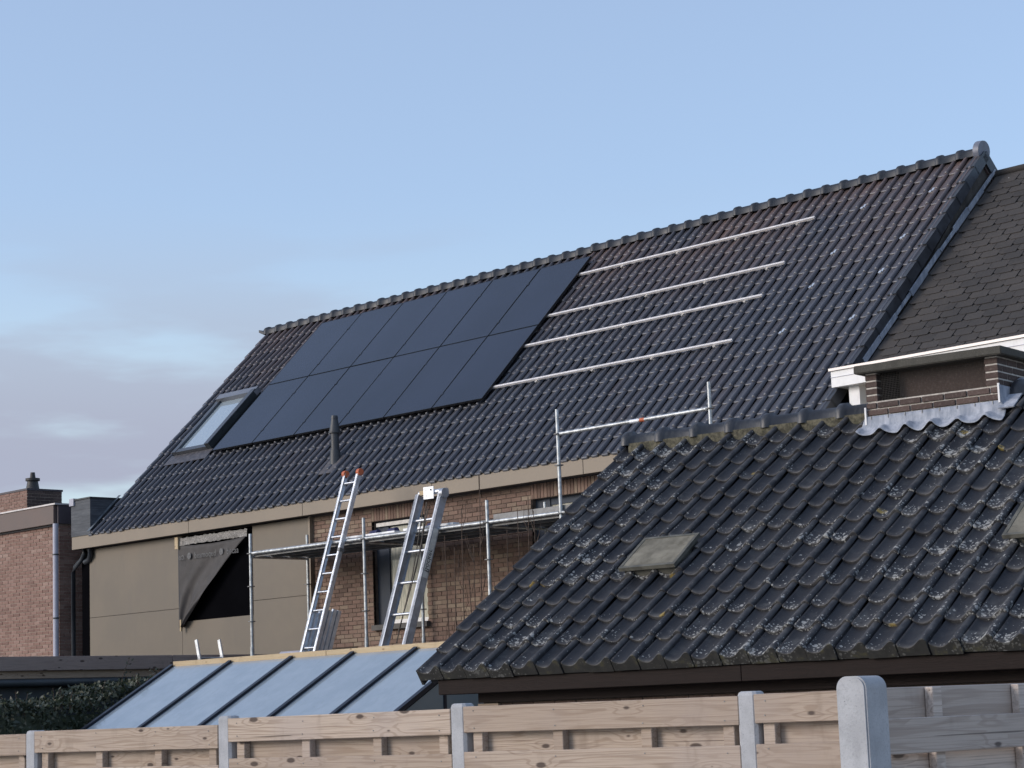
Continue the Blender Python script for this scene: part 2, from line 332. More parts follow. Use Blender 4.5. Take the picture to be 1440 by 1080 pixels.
glassm('window_glass', (0.03, 0.04, 0.04), 0.03, 1.6, 0.9)
def curtainreflglass():
    k = NB('curtain_reflection_glass'); p = k.pos(); z = k.sep(p)[2]; n = k.noise(k.map(p, (30, 1, 4)), 1.0, 4, 0.6)
    c = k.mix(k.rng(n, 0.35, 0.65), (0.30, 0.30, 0.25), (0.55, 0.52, 0.42)); k.set(Base_Color=c, Roughness=0.05, IOR=1.5); MAT['curtain_reflection_glass'] = k.m  # pale curtain and cream reflection both put into the base colour
curtainreflglass()
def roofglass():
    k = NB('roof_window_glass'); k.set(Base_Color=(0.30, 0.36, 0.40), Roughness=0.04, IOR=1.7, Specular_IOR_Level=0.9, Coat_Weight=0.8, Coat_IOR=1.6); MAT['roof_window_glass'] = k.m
roofglass()
def ghglass():
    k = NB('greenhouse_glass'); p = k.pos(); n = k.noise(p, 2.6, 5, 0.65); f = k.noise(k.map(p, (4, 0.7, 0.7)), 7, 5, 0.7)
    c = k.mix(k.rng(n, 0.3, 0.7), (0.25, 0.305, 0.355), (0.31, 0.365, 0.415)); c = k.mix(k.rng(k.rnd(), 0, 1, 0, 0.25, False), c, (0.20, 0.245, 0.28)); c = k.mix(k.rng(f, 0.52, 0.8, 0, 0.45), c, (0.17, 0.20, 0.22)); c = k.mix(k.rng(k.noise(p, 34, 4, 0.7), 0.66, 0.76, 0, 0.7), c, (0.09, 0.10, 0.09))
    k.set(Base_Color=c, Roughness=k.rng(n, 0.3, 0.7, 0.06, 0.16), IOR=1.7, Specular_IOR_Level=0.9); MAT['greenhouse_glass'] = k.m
ghglass()
def tarpm():
    k = NB('breather_membrane'); p = k.pos(); n = k.noise(p, 5, 4, 0.6); f = k.noise(p, 180, 2, 0.6)
    c = k.mix(k.rng(n, 0.3, 0.7), (0.040, 0.036, 0.035), (0.056, 0.050, 0.048)); c = k.mix(k.rng(f, 0.45, 0.75, 0, 0.35), c, (0.085, 0.08, 0.078))
    k.set(Base_Color=c, Roughness=0.7); k.bump(k.noise(p, 7, 3), 0.5, 0.02); MAT['tarp'] = k.m
tarpm()
def leafm():
    k = NB('hedge_leaf'); r = k.isl(); p = k.pos(); n = k.noise(p, 3, 3)
    c = k.ramp(r, [(0.0, (0.016, 0.026, 0.014)), (0.5, (0.036, 0.050, 0.027)), (0.8, (0.065, 0.078, 0.042)), (1.0, (0.17, 0.16, 0.11))])
    k.set(Base_Color=k.mix(k.rng(n, 0.3, 0.7), c, k.mix(0.5, c, (0.02, 0.03, 0.02))), Roughness=0.5); MAT['leaf'] = k.m
leafm()
def bouncepavem():
    k = NB('bounce_paved_ground'); p = k.pos(); n = k.noise(p, 0.6, 5, 0.6); f = k.noise(p, 30, 4, 0.7)
    q = k.sep(p); gx = k.math('ABSOLUTE', k.math('SUBTRACT', k.math('FRACT', k.math('MULTIPLY', q[0], 2.5)), 0.5)); gy = k.math('ABSOLUTE', k.math('SUBTRACT', k.math('FRACT', k.math('MULTIPLY', q[1], 2.5)), 0.5))
    c = k.mix(k.rng(n, 0.3, 0.7), (0.30, 0.28, 0.25), (0.40, 0.37, 0.335)); c = k.mix(k.rng(f, 0.4, 0.7, 0, 0.4), c, (0.26, 0.25, 0.23))
    c = k.mix(k.rng(k.math('MAXIMUM', gx, gy), 0.485, 0.493), c, (0.14, 0.13, 0.11))
    k.set(Base_Color=c, Roughness=0.9); k.bump(f, 0.4, 0.01); MAT['bounce_paving'] = k.m
bouncepavem()

# ------------------------------------------------------------------ builders
WM = {}
def setp(o, parent):
    if parent is not None:
        o.parent = parent; o.matrix_parent_inverse = WM[parent.name].inverted()
def link(name, me, mat, parent=None, mw=None):
    o = bpy.data.objects.new(name, me); COL.objects.link(o)
    if mat is not None and not me.materials: me.materials.append(MAT[mat] if isinstance(mat, str) else mat)
    mw = mw or Matrix.Identity(4)
    setp(o, parent); o.matrix_basis = mw; WM[o.name] = mw
    return o
def thing(name, label, cat, loc=(0, 0, 0), group=None):
    o = bpy.data.objects.new(name, None); COL.objects.link(o); o.location = loc; o.empty_display_size = 0.2
    WM[o.name] = Matrix.Translation(loc); tag(o, label, cat, group); return o
def tag(o, label, cat, group=None, kind=None):
    o['label'] = label; o['category'] = cat
    if group: o['group'] = group
    return o
class MB:
    def __init__(s): s.v = []; s.f = []; s.sm = []
    def add(s, vs, fs, smooth=False):
        k = len(s.v); s.v += [tuple(x) for x in vs]; s.f += [tuple(i+k for i in f) for f in fs]; s.sm += [smooth]*len(fs); return s
    def box(s, x0, x1, y0, y1, z0, z1):
        return s.obox(Vector(((x0+x1)/2, (y0+y1)/2, (z0+z1)/2)), (x1-x0, y1-y0, z1-z0))
    def obox(s, c, size, R=None):
        R = R or Matrix.Identity(3); c = Vector(c); a, b, d = (x/2 for x in size)
        vs = [c + R @ Vector((i*a, j*b, k*d)) for k in (-1, 1) for j in (-1, 1) for i in (-1, 1)]
        return s.add(vs, [(0, 2, 3, 1), (4, 5, 7, 6), (0, 1, 5, 4), (2, 6, 7, 3), (0, 4, 6, 2), (1, 3, 7, 5)])
    def tube(s, p, q, r, n=10, r2=None, cap=True):
        p = Vector(p); q = Vector(q); d = (q-p).normalized(); a = d.orthogonal().normalized(); b = d.cross(a); r2 = r if r2 is None else r2
        vs = [p + (a*math.cos(2*PI*i/n) + b*math.sin(2*PI*i/n))*r for i in range(n)] + [q + (a*math.cos(2*PI*i/n) + b*math.sin(2*PI*i/n))*r2 for i in range(n)]
        s.add(vs, [(i, (i+1) % n, n+(i+1) % n, n+i) for i in range(n)], True)
        if cap: s.add(vs, [tuple(range(n))[::-1], tuple(range(n, 2*n))])
        return s
    def path(s, pts, r, n=8):
        pts = [Vector(p) for p in pts]; rings = []
        for i, p in enumerate(pts):
            d = (pts[min(i+1, len(pts)-1)] - pts[max(i-1, 0)]).normalized()
            a = d.cross(Vector((0.31, 0.17, 0.93))).normalized(); b = d.cross(a)
            rr = r[i] if isinstance(r, (list, tuple)) else r
            rings.append([p + (a*math.cos(2*PI*j/n) + b*math.sin(2*PI*j/n))*rr for j in range(n)])
        vs = [x for ring in rings for x in ring]
        s.add(vs, [(k*n+j, k*n+(j+1) % n, (k+1)*n+(j+1) % n, (k+1)*n+j) for k in range(len(pts)-1) for j in range(n)], True)
        s.add(vs, [tuple(range(n))[::-1], tuple(range((len(pts)-1)*n, len(pts)*n))]); return s
    def prism(s, poly, ext):
        n = len(poly); ext = Vector(ext); vs = [Vector(p) for p in poly] + [Vector(p)+ext for p in poly]
        return s.add(vs, [tuple(range(n))[::-1], tuple(range(n, 2*n))] + [(i, (i+1) % n, n+(i+1) % n, n+i) for i in range(n)])
    def mesh(s, name):
        me = bpy.data.meshes.new(name); me.from_pydata(s.v, [], s.f); me.polygons.foreach_set('use_smooth', s.sm)
        bm = bmesh.new(); bm.from_mesh(me); bmesh.ops.recalc_face_normals(bm, faces=bm.faces); bm.to_mesh(me); bm.free(); me.update(); return me
    def build(s, name, mat, parent=None, recentre=True):
        if recentre and s.v:
            xs, ys, zs = zip(*s.v); c = Vector(((min(xs)+max(xs))/2, (min(ys)+max(ys))/2, min(zs)))
            s.v = [(x-c.x, y-c.y, z-c.z) for x, y, z in s.v]
        else: c = Vector((0, 0, 0))
        return link(name, s.mesh(name), mat, parent, Matrix.Translation(c))
CACHE = {}
def rot(ex, ey, ez): return Matrix((ex, ey, ez)).transposed()
def rz(a): return Matrix.Rotation(a, 3, 'Z')
def blk(name, c, size, mat, parent=None, R=None, bev=0.0):
    key = (tuple(round(x, 4) for x in size), mat, bev)
    if key not in CACHE:
        m = MB(); m.obox((0, 0, 0), size); me = m.mesh(name)
        if bev:
            bm = bmesh.new(); bm.from_mesh(me); bmesh.ops.bevel(bm, geom=list(bm.edges), offset=bev, segments=1, affect='EDGES'); bm.to_mesh(me); bm.free()
        CACHE[key] = me
    mw = (R or Matrix.Identity(3)).to_4x4(); mw.translation = Vector(c)
    return link(name, CACHE[key], mat, parent, mw)
def struct(o): o['kind'] = 'structure'; return o
def stuff(o): o['kind'] = 'stuff'; return o

def brick_wall(parent, O, ex, nrm, Wd, Ht, bw, bh, j, proud, mat, holes=(), pick=None, limit=300, z0=0.0, depth=0.05):
    """running-bond bricks on the plane O + u*ex + z*Z, standing 'proud' out along nrm; the nearest full bricks are objects"""
    O = Vector(O); ex = Vector(ex); nrm = Vector(nrm); ez = Vector((0, 0, 1)); R = rot(ex, ex.cross(ez)*-1, ez)
    full = []; rest = MB(); rows = int(Ht/bh)
    for r in range(rows):
        z = z0 + r*bh; u = -(bw/2 if r % 2 else 0.0)
        while u < Wd:
            a, b = max(0, u), min(Wd, u+bw-j); spans = [(a, b)]
            for h in holes:
                if z+bh-j > h[2] and z < h[3]:
                    ns = []
                    for (a_, b_) in spans:
                        if b_ <= h[0] or a_ >= h[1]: ns.append((a_, b_)); continue
                        if a_ < h[0]: ns.append((a_, h[0]))
                        if b_ > h[1]: ns.append((h[1], b_))
                    spans = ns
            for (a_, b_) in spans:
                if b_-a_ < 0.02: continue
                jit = random.uniform(-0.002, 0.003)
                c = O + ex*((a_+b_)/2) + ez*(z+(bh-j)/2) + nrm*(proud+jit-depth/2)
                if b_-a_ > bw-j-1e-4: full.append((c, (a_+b_)/2, z))
                else: rest.obox(c, (b_-a_, depth, bh-j), R)
            u += bw
    if pick: full.sort(key=lambda t: pick(t[1], t[2]))
    else: full = [(c, u, z) for c, u, z in full]
    nind = 0
    for c, u, z in full:
        if nind < limit and (not pick or pick(u, z) < 1e6):
            blk('brick', c, (bw-j, depth, bh-j), mat, parent, R); nind += 1
        else: rest.obox(c, (bw-j, depth, bh-j), R)
    if rest.v: stuff(rest.build('brickwork', mat, parent))

# ------------------------------------------------------------------ ground
g = MB(); g.add([(-900, -300, 0), (500, -300, 0), (500, 1100, 0), (-900, 1100, 0)], [(0, 1, 2, 3)])
go = g.build('ground', 'bounce_paving', None, False); struct(go)  # unseen ground, made pale to bounce fill onto the upright faces
go['label'] = 'unseen ground of the back gardens, paved pale to bounce fill light'

# ================================================================== MAIN HOUSE
XL, XR = -32.15, -15.89
YE, ZE = 20.50, 5.15                      # eave edge
S2 = math.sqrt(0.5)
EX = Vector((1, 0, 0)); SV = Vector((0, S2, S2)); NV = Vector((0, -S2, S2)); RR = rot(EX, SV, NV)
RL = 5.637
def RP(x, v, n=0.0): return Vector((x, YE, ZE)) + SV*v + NV*n
YW = 20.75
house = thing('house', 'long brick house with dark tiled roof carrying solar panels', 'house', (-24, 23, 0))
# carcass: walls
m = MB(); m.box(-32.55, XR-0.06, YW+0.14, 28.2, 0, 4.95)
for (a, b, c, d) in ((-32.55, XR-0.06, 0, 3.13), (-32.55, XR-0.06, 4.70, 4.95), (-32.55, -24.70, 3.13, 4.70), (-23.47, -21.22, 3.13, 4.70), (-19.90, XR-0.06, 3.13, 4.70)): m.box(a, b, YW, YW+0.14, c, d)
wall = m.build('wall', 'facade_mortar', house)
# gable (right end)
m = MB(); m.prism([(XR-0.10, YW+0.02, 4.9), (XR-0.10, 24.48, 8.98), (XR-0.10, 28.1, 5.4), (XR-0.10, 28.1, 0.0), (XR-0.10, YW+0.02, 0.0)], (0.07, 0, 0))
m.build('gable_wall', 'gable_render', house)
# roof carcass
m = MB()
m.prism([RP(XL, -0.02, -0.05), RP(XL, RL, -0.05), RP(XL, RL, -0.16), RP(XL, -0.02, -0.16)], (XR-XL-0.03, 0, 0))
roof = m.build('roof', 'roof_felt', house)
SVb = Vector((0, -S2, S2)); RDG = RP(0, RL)
m = MB(); a = Vector((XL, RDG.y+0.02, RDG.z-0.03)); b = a - SVb*5.6
m.prism([a, b, b-Vector((0, S2, S2))*0.12, a-Vector((0, S2, S2))*0.12], (XR-XL, 0, 0)); m.build('rear_slope', 'tile_main', house)
NC = 84; TW = (XR-XL)/NC; NR = 16; TG = RL/NR
prof = [(0.0, 0.004), (0.10, 0.000), (0.30, -0.001), (0.50, 0.000), (0.60, 0.005), (0.66, 0.030), (0.72, 0.045), (0.83, 0.049), (0.895, 0.040), (0.94, 0.020)]
def main_tile():
    v = []; f = []; n = len(prof); L = TG+0.035; t = 0.022
    for (y, lift, sc) in ((-0.004, 0.017, 0.88), (0.009, 0.023, 1.0), (0.022, 0.0225, 1.0), (L, 0.002, 1.0)):
        for (a, h) in prof: v.append((a*TW, y, h*sc+lift))
    for (a, h) in prof: v.append((a*TW, -0.004, h*0.88+0.017-t))
    for k in range(3):
        for i in range(n-1): f.append((k*n+i, k*n+i+1, (k+1)*n+i+1, (k+1)*n+i))
    for i in range(n-1): f.append((4*n+i, 4*n+i+1, i+1, i))
    f.append((0, n, 2*n, 3*n, 4*n)); f.append((n-1, 4*n+n-1, 3*n+n-1, 2*n+n-1, n+n-1))
    return v, f
tv, tf = main_tile()
def add_edge_tone(me):
    n = len(prof); at = me.attributes.new('edge_tone', 'FLOAT', 'POINT')
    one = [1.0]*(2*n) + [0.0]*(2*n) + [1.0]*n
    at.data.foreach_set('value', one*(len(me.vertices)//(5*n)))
mt = MB(); mt.add(tv, tf, True); tme = mt.mesh('roof_tile'); add_edge_tone(tme)
tme.polygons.foreach_set('use_smooth', [i < 3*(len(prof)-1) for i in range(len(tf))])
rest = MB(); IND0 = NC-19; cnt = 0
SKY = (-31.60, -30.22, 1.78, 3.50)
for c in range(NC):
    x = XL + c*TW
    for r in range(NR):
        jx = random.uniform(-0.003, 0.003); jn = random.uniform(-0.004, 0.004); jv = random.uniform(-0.008, 0.008)
        if SKY[0] < x+TW*0.5 < SKY[1] and SKY[2] < (r+0.5)*TG < SKY[3]: continue
        P = RP(x+jx, r*TG-0.03+jv, jn-0.018)
        if c >= IND0 and cnt < 300:
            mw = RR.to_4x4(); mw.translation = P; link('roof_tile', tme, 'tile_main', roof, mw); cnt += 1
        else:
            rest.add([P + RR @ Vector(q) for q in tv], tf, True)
ro = rest.build('tile_field', 'tile_main', roof); stuff(ro); add_edge_tone(ro.data)
nf = len(tf); ro.data.polygons.foreach_set('use_smooth', ([True]*(3*(len(prof)-1))+[False]*(nf-3*(len(prof)-1)))*(len(ro.data.polygons)//nf))
# ridge tiles
def half_round(L, r, rc, lc, drop=0.05):
    mb = MB(); n = 10
    def ring(x, rad): return [Vector((x, -rad*1.15*math.cos(PI*i/n), rad*math.sin(PI*i/n)-(drop if i in (0, n) else 0))) for i in range(n+1)]
    rs = [ring(0, rc*0.93), ring(0.012, rc), ring(lc, rc), ring(lc+0.012, r), ring(L, r*0.97)]
    vs = [p for q in rs for p in q]; k = n+1
    mb.add(vs, [(a*k+i, a*k+i+1, (a+1)*k+i+1, (a+1)*k+i) for a in range(4) for i in range(n)], True)
    mb.add(vs, [tuple(range(k)), tuple(range(4*k, 5*k))[::-1]]); return mb
rme = half_round(0.345, 0.076, 0.100, 0.075).mesh('ridge_tile')
nrt = 48; rp = (XR-XL-0.10)/nrt
for i in range(nrt):
    mw = Matrix.Translation((XL+0.05+i*rp, RDG.y, RDG.z+0.012+random.uniform(-0.006, 0.006))); link('ridge_tile', rme, 'ridge_glazed', roof, mw)
m = MB(); m.tube((XR-0.07, RDG.y, RDG.z+0.03), (XR+0.02, RDG.y, RDG.z+0.02), 0.145, 18); m.build('ridge_end_cap', 'end_cap', roof)
m = MB(); m.prism([(XL-0.10, RDG.y-0.10, RDG.z+0.02), (XL-0.10, RDG.y+0.10, RDG.z+0.02), (XL+0.06, RDG.y+0.10, RDG.z-0.05), (XL+0.06, RDG.y-0.10, RDG.z-0.05)], (0, 0, 0.05)); m.build('ridge_flange', 'ridge_glazed', roof)
# right verge tiles, front and back
m = MB(); L = TG+0.03
m.add([(-0.10, 0, 0.045), (0.035, 0, 0.045), (0.035, 0, -0.115), (-0.10, L, 0.022), (0.035, L, 0.022), (0.035, L, -0.115), (-0.10, 0, 0.02), (0.012, 0, 0.02), (0.012, 0, -0.115), (0.012, L, -0.115)],
      [(0, 1, 4, 3), (1, 2, 5, 4), (0, 6, 7, 1), (1, 7, 8, 2), (8, 9, 5, 2), (7, 9, 8)])
vme = m.mesh('verge_tile')
for r in range(NR):
    mw = RR.to_4x4(); mw.translation = RP(XR, r*TG-0.03, random.uniform(-0.004, 0.004)); link('verge_tile', vme, 'verge_tile', roof, mw)
RRb = rot(-EX, SVb, Vector((0, S2, S2)))
m2 = MB(); m2.box(-0.10, 0.035, 0, L, -0.115, 0.035); vme2 = m2.mesh('verge_tile_rear')
for r in range(4):
    mw = rot(EX, -SVb, Vector((0, S2, S2))).to_4x4(); mw.translation = Vector((XR, RDG.y+0.02, RDG.z)) - SVb*(r*TG); link('verge_tile', vme2, 'verge_tile', roof, mw)
# left parapet of the party wall, slate clad
m = MB(); m.box(-32.70, XL-0.01, 20.76, 26.0, 0, 5.1); m.build('party_wall', 'slate_cladding', house)
m = MB(); m.box(-32.78, XL-0.01, 20.53, 26.0, 5.152, 5.79); par = m.build('parapet', 'slate_cladding', house)
m = MB(); m.box(-32.80, XL+0.01, 20.51, 26.0, 5.79, 5.815); m.build('coping', 'pvc_dark', house)
m = MB(); m.box(-32.80, -32.66, 20.50, 20.64, 5.70, 5.83); m.build('coping_end', 'pvc_grey', house)
m = MB(); m.prism([RP(XL-0.01, 0.0, 0.06), RP(XL-0.01, 0.95, 0.06), RP(XL+0.05, 0.95, 0.055), RP(XL+0.05, 0.0, 0.055)], NV*0.006); m.build('valley_flashing', 'valley_grey', house)
# fascia sections
seams = [-32.72, -29.14, -26.08, -23.03, -22.02, -19.94, -17.9, XR]
for a, b in zip(seams[:-1], seams[1:]):
    blk('fascia_board', ((a+b)/2, YE+0.012, ZE-0.125), (b-a-0.008, 0.024, 0.225), 'fascia_metal', house, None, 0.003)
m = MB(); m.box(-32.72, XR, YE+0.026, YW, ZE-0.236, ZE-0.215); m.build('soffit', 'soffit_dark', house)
m = MB(); m.box(-32.72, XR, YE-0.012, YE+0.10, ZE-0.0115, ZE-0.004); m.build('eave_trim', 'pvc_dark', house)
# ---- cladding on the left part
CY = YW-0.05
def clad(x0, x1, z0, z1): blk('cladding_panel', ((x0+x1)/2, CY, (z0+z1)/2), (x1-x0-0.006, 0.05, z1-z0-0.006), 'cladding', house, None, 0.002)
OX0, OX1, OZ0, OZ1 = -29.60, -27.62, 3.47, 4.80
clad(-32.42, OX0, 3.69, 4.90); clad(-32.42, OX0, 2.6, 3.69)
clad(OX0, OX1, 2.6, OZ0)
clad(OX1, -26.15, 3.69, 4.90); clad(OX1, -26.15, 2.6, 3.69)
m = MB(); m.box(OX0, OX1, YW-0.025, YW-0.004, OZ0, 4.9); m.build('opening', 'interior_black', house)  # flat black sheet standing for the unlit room behind
m = MB(); m.box(-26.16, -26.12, CY-0.03, YW, 2.6, 4.92); m.build('corner_trim', 'fascia_metal', house)
m = MB(); m.box(-32.72, -32.43, YW-0.04, YW, 2.4, 4.9); m.build('recess_shade', 'interior_black', house)  # black strip painted for the shade of a deep recess
m = MB(); m.path([(-32.52, YE+0.13, 4.91), (-32.52, YE+0.13, 4.84), (-32.60, YE+0.13, 4.74), (-32.82, YE+0.13, 4.62), (-32.88, YE+0.13, 4.52), (-32.88, YE+0.13, 2.4)], 0.04, 10); m.build('downpipe', 'pvc_dark', house)
m = MB(); m.path([(-32.30, CY-0.08, 4.90), (-32.30, CY-0.08, 4.80), (-32.38, CY-0.05, 4.72), (-32.52, CY-0.05, 4.68)], 0.05, 10); m.build('overflow_bend', 'pvc_dark', house)
# ---- brick part of the facade
BX0 = -26.12
def U(x): return x-BX0
w1 = (-24.70, -23.47, 3.13, 4.70); w2 = (-21.22, -19.9, 3.13, 4.70)
holes = [(U(a), U(b), c-2.4, d-2.4+(0.215)) for a, b, c, d in (w1, w2)]
BW, BH, BJ = 0.205, 0.064, 0.011
brick_wall(wall, (BX0, YW, 2.4), (1, 0, 0), (0, -1, 0), XR-0.1-BX0, 2.50, BW, BH, BJ, 0.012, 'facade_brick', holes,
           pick=lambda u, z: (abs(u-4.6)+abs(z-1.6)*2.2) if (0.7 < z < 2.5) else 1e7, limit=300)
for (a, b, c, d) in (w1, w2):
    n = int((b-a)/0.064)
    for i in range(n):
        blk('soldier_brick', (a+(i+0.5)*(b-a)/n, YW-0.012+0.025, d+0.1075), ((b-a)/n-0.011, 0.05, 0.203), 'facade_brick', wall, None)
def facade_window(a, b, c, d, wood_top=False):
    Y = YW+0.06
    w = MB(); w.box(a, b, YW+0.125, YW+0.138, c, d); wi = w.build('window', 'interior_black', house)
    t = 0.075; fy0, fy1 = YW-0.0065, YW-0.0155
    f = MB(); f.box(a, a+0.16, YW+0.085, YW+0.124, c, d); f.build('frame_jamb', 'window_frame_grey', wi)
    f = MB(); f.box(a+0.17, a+0.30, YW+0.070, YW+0.124, c, d); f.build('roller_guide', 'window_frame_grey', wi)
    f = MB(); f.box(b-0.09, b, YW+0.085, YW+0.124, c, d); f.build('frame_jamb', 'window_frame_grey', wi)
    f = MB(); f.box(a+0.30, b-0.09, YW+0.085, YW+0.124, d-0.10, d); f.build('frame_head', 'window_frame_grey', wi)
    f = MB(); f.box(a+0.30, b-0.09, YW+0.080, YW+0.124, c, c+0.07); f.build('frame_rail', 'white_paint', wi)
    f = MB(); f.box(a+0.30, b-0.09, YW+0.100, YW+0.110, c+0.07, d-0.10); f.build('pane', 'curtain_reflection_glass', wi)
    f = MB(); f.box(a+0.02, b+0.05, YW-0.085, YW-0.014, c-0.075, c+0.004); f.build('sill', 'sill_stone', wi)
    if wood_top:
        f = MB(); f.box(a+0.06, b-0.1, YW+0.03, YW+0.065, d-0.085, d-0.03); f.build('blind_edge', 'sticker', wi)
facade_window(*w1, True); facade_window(*w2)
# ---- roof window
def roof_window():
    x0, x1, v0, v1 = -31.43, -30.30, 1.92, 3.46
    def quadbox(xa, xb, va, vb, na, nb): 
        mb = MB(); mb.obox(RP((xa+xb)/2, (va+vb)/2, (na+nb)/2), (xb-xa, vb-va, nb-na), RR); return mb
    w = quadbox(x0, x1, v0, v1, -0.06, 0.05).build('roof_window', 'velux_dark', house)
    t = 0.11
    quadbox(x0-0.02, x1+0.02, v1-0.115, v1+0.03, 0.05, 0.155).build('hood', 'velux_hood', w)
    quadbox(x0-0.02, x0+t-0.02, v0, v1-0.1152, 0.0505, 0.115).build('side_frame', 'velux_metal', w)
    quadbox(x1-t+0.02, x1+0.03, v0-0.01, v1-0.06, 0.156, 0.175).build('side_cover', 'velux_metal', w)
    quadbox(x1-t, x1+0.02, v0, v1-0.1152, 0.0505, 0.155).build('side_frame', 'velux_dark', w)
    quadbox(x0+t-0.018, x1-t-0.002, v0, v0+0.09, 0.0505, 0.105).build('bottom_frame', 'velux_metal', w)
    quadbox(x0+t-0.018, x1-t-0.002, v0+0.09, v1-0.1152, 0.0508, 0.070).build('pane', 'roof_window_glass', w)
    quadbox(x0-0.08, x1+0.06, v0-0.26, v0-0.002, 0.030, 0.042).build('apron_flashing', 'velux_flash', w)
roof_window()
# ---- vent pipe through the roof
b0 = RP(-26.0, 0.88, 0.0)
m = MB(); m.obox(RP(-26.0, 0.80, 0.022), (0.34, 0.42, 0.016), RR); vb = m.build('vent_flashing', 'vent_flash', house)
m = MB(); m.tube(b0+Vector((0, 0, -0.12)), b0+Vector((0, 0, 0.20)), 0.098, 16, 0.078); m.tube(b0+Vector((0, 0, 0.20)), b0+Vector((0, 0, 0.48)), 0.066, 16); m.tube(b0+Vector((0, 0, 0.47)), b0+Vector((0, 0, 0.50)), 0.098, 16)
m.tube(b0+Vector((0, 0, 0.50)), b0+Vector((0, 0, 0.70)), 0.088, 16, 0.052); m.tube(b0+Vector((0, 0, 0.70)), b0+Vector((0, 0, 0.75)), 0.058, 16, 0.05); m.build('vent_pipe', 'vent_plastic', house)

# ================================================================== BREATHER MEMBRANE over the opening
tp = thing('membrane_sheet', 'dark printed membrane sheet hanging folded across the unfinished window opening', 'sheet', (-28.6, CY-0.06, 3.35))
m = MB(); n1, n2 = 28, 26; tl = Vector((-29.62, 0, 4.72)); tr = Vector((-27.70, 0, 4.72)); bl = Vector((-29.58, 0, 3.36)); vs = []
for j in range(n2+1):
    t = j/n2
    for i in range(n1+1):
        s = i/n1
        right = -27.70 + (-29.46+27.70)*(t**0.92); x = -29.60 + (right+29.60)*s
        z = 4.735 - 1.36*t + (0.03*math.sin(s*PI)*(1-t)*-1)
        y = CY-0.075 - 0.035*math.sin(s*7+t*3)*t - 0.05*max(0, s-0.72)/0.28*(0.4+0.6*t) - 0.02*math.sin(s*15+t*9)*t + 0.05*t*(1-s)
        y -= 0.022*abs(math.sin(s*5.5-t*4.0+0.6))*(0.3+t) + 0.010*math.sin(s*23+t*17)*(0.25+0.6*t)
        y = min(y, CY-0.032); vs.append((x, y, z))
m.add(vs, [(j*(n1+1)+i, j*(n1+1)+i+1, (j+1)*(n1+1)+i+1, (j+1)*(n1+1)+i) for j in range(n2) for i in range(n1)], True)
sh = m.build('sheet', 'tarp', tp); md = sh.modifiers.new('thick', 'SOLIDIFY'); md.thickness = 0.004
m = MB(); vs = []
for i in range(41):
    s = i/40; x = -29.58+s*1.90
    for jz, z in enumerate((4.86, 4.80, 4.735)): vs.append((x, CY-0.085-random.uniform(-0.012, 0.014), z+random.uniform(-0.010, 0.010)))
m.add(vs, [(i*3+j, i*3+j+1, i*3+j+4, i*3+j+3) for i in range(40) for j in range(2)], True); tb = m.build('foil_tape', 'foil', tp)
blk('timber_batten', (-29.62, CY-0.10, 4.78), (0.09, 0.03, 0.20), 'new_timber', tp)
blk('timber_batten', (-29.53, CY-0.10, 3.40), (0.035, 0.03, 0.19), 'new_timber', tp)
m = MB(); m.box(-29.66, -29.60, CY-0.05, CY-0.028, 3.36, 4.72); m.build('side_flap', 'membrane_black', tp)
def text_mesh(s, size, ext=0.0):
    cu = bpy.data.curves.new('t', 'FONT'); cu.body = s; cu.size = size; cu.extrude = ext; cu.align_x = 'CENTER'; cu.align_y = 'CENTER'; cu.resolution_u = 2
    o = bpy.data.objects.new('t', cu); COL.objects.link(o); bpy.context.view_layer.update()
    me = bpy.data.meshes.new_from_object(o.evaluated_get(bpy.context.evaluated_depsgraph_get())); bpy.data.objects.remove(o); return me
me = text_mesh('oɔ  ●  beamoqed  ●  becaa', 0.145)
mw = rot(EX, Vector((0, 0, 1)), Vector((0, -1, 0))).to_4x4(); mw.translation = Vector((-28.72, CY-0.112, 4.53)); link('printed_lettering', me, 'print_grey', tp, mw)

# ================================================================== SOLAR PANELS, RAILS, HOOKS
PX0, PV0, PW, PH, PG, PN = -30.02, 1.733, 1.134, 1.762, 0.02, 0.085
frame = MB(); t = 0.010; hh = 0.035
frame.box(0, PW, 0, t, 0, hh).box(0, PW, PH-t, PH, 0, hh).box(0, t, t, PH-t, 0, hh).box(PW-t, PW, t, PH-t, 0, hh)
frame.box(t, PW-t, t, PH-t, 0.002, 0.026); fme = frame.mesh('panel_frame')
gl = MB(); gl.box(t+0.001, PW-t-0.001, t+0.001, PH-t-0.001, 0.0265, hh-0.001); gme = gl.mesh('panel_glass')
ords = ['first', 'second', 'third', 'fourth', 'fifth', 'last']
for row in range(2):
    for i in range(6):
        P = RP(PX0+i*(PW+PG), PV0+row*(PH+PG), PN)
        where = 'lower' if row == 0 else 'upper'
        lab = {0: 'black solar panel at the end of the %s row nearest the roof window', 5: 'black solar panel ending the %s row beside the bare rails'}.get(i, 'black solar panel, ' + ords[i] + ' from the roof window end of the %s row') % where
        o = thing('solar_panel', lab, 'solar panel', P, 'solar panels on the tiled roof')
        rm = (Matrix.Rotation(random.uniform(-0.0015, 0.0015), 3, 'X') @ RR).to_4x4(); rm.translation = P
        link('panel_frame', fme, 'panel_frame', o, rm); link('panel_glass', gme, 'solar_glass', o, rm)
        if row == 0 or True:
            for vv in (0.33, 1.32):
                if i < 5:
                    blk('mid_clamp', RP(PX0+i*(PW+PG)+PW+PG/2, PV0+row*(PH+PG)+vv, PN+0.037), (0.045, 0.05, 0.006), 'panel_frame', o, RR)
RV = [4.85, 3.79, 3.04, 2.05]; rn = ['topmost bare aluminium rail, just below the roof ridge', 'second bare aluminium rail below the ridge', 'third bare aluminium rail below the ridge', 'lowest bare aluminium rail, above the scaffold guard rail']
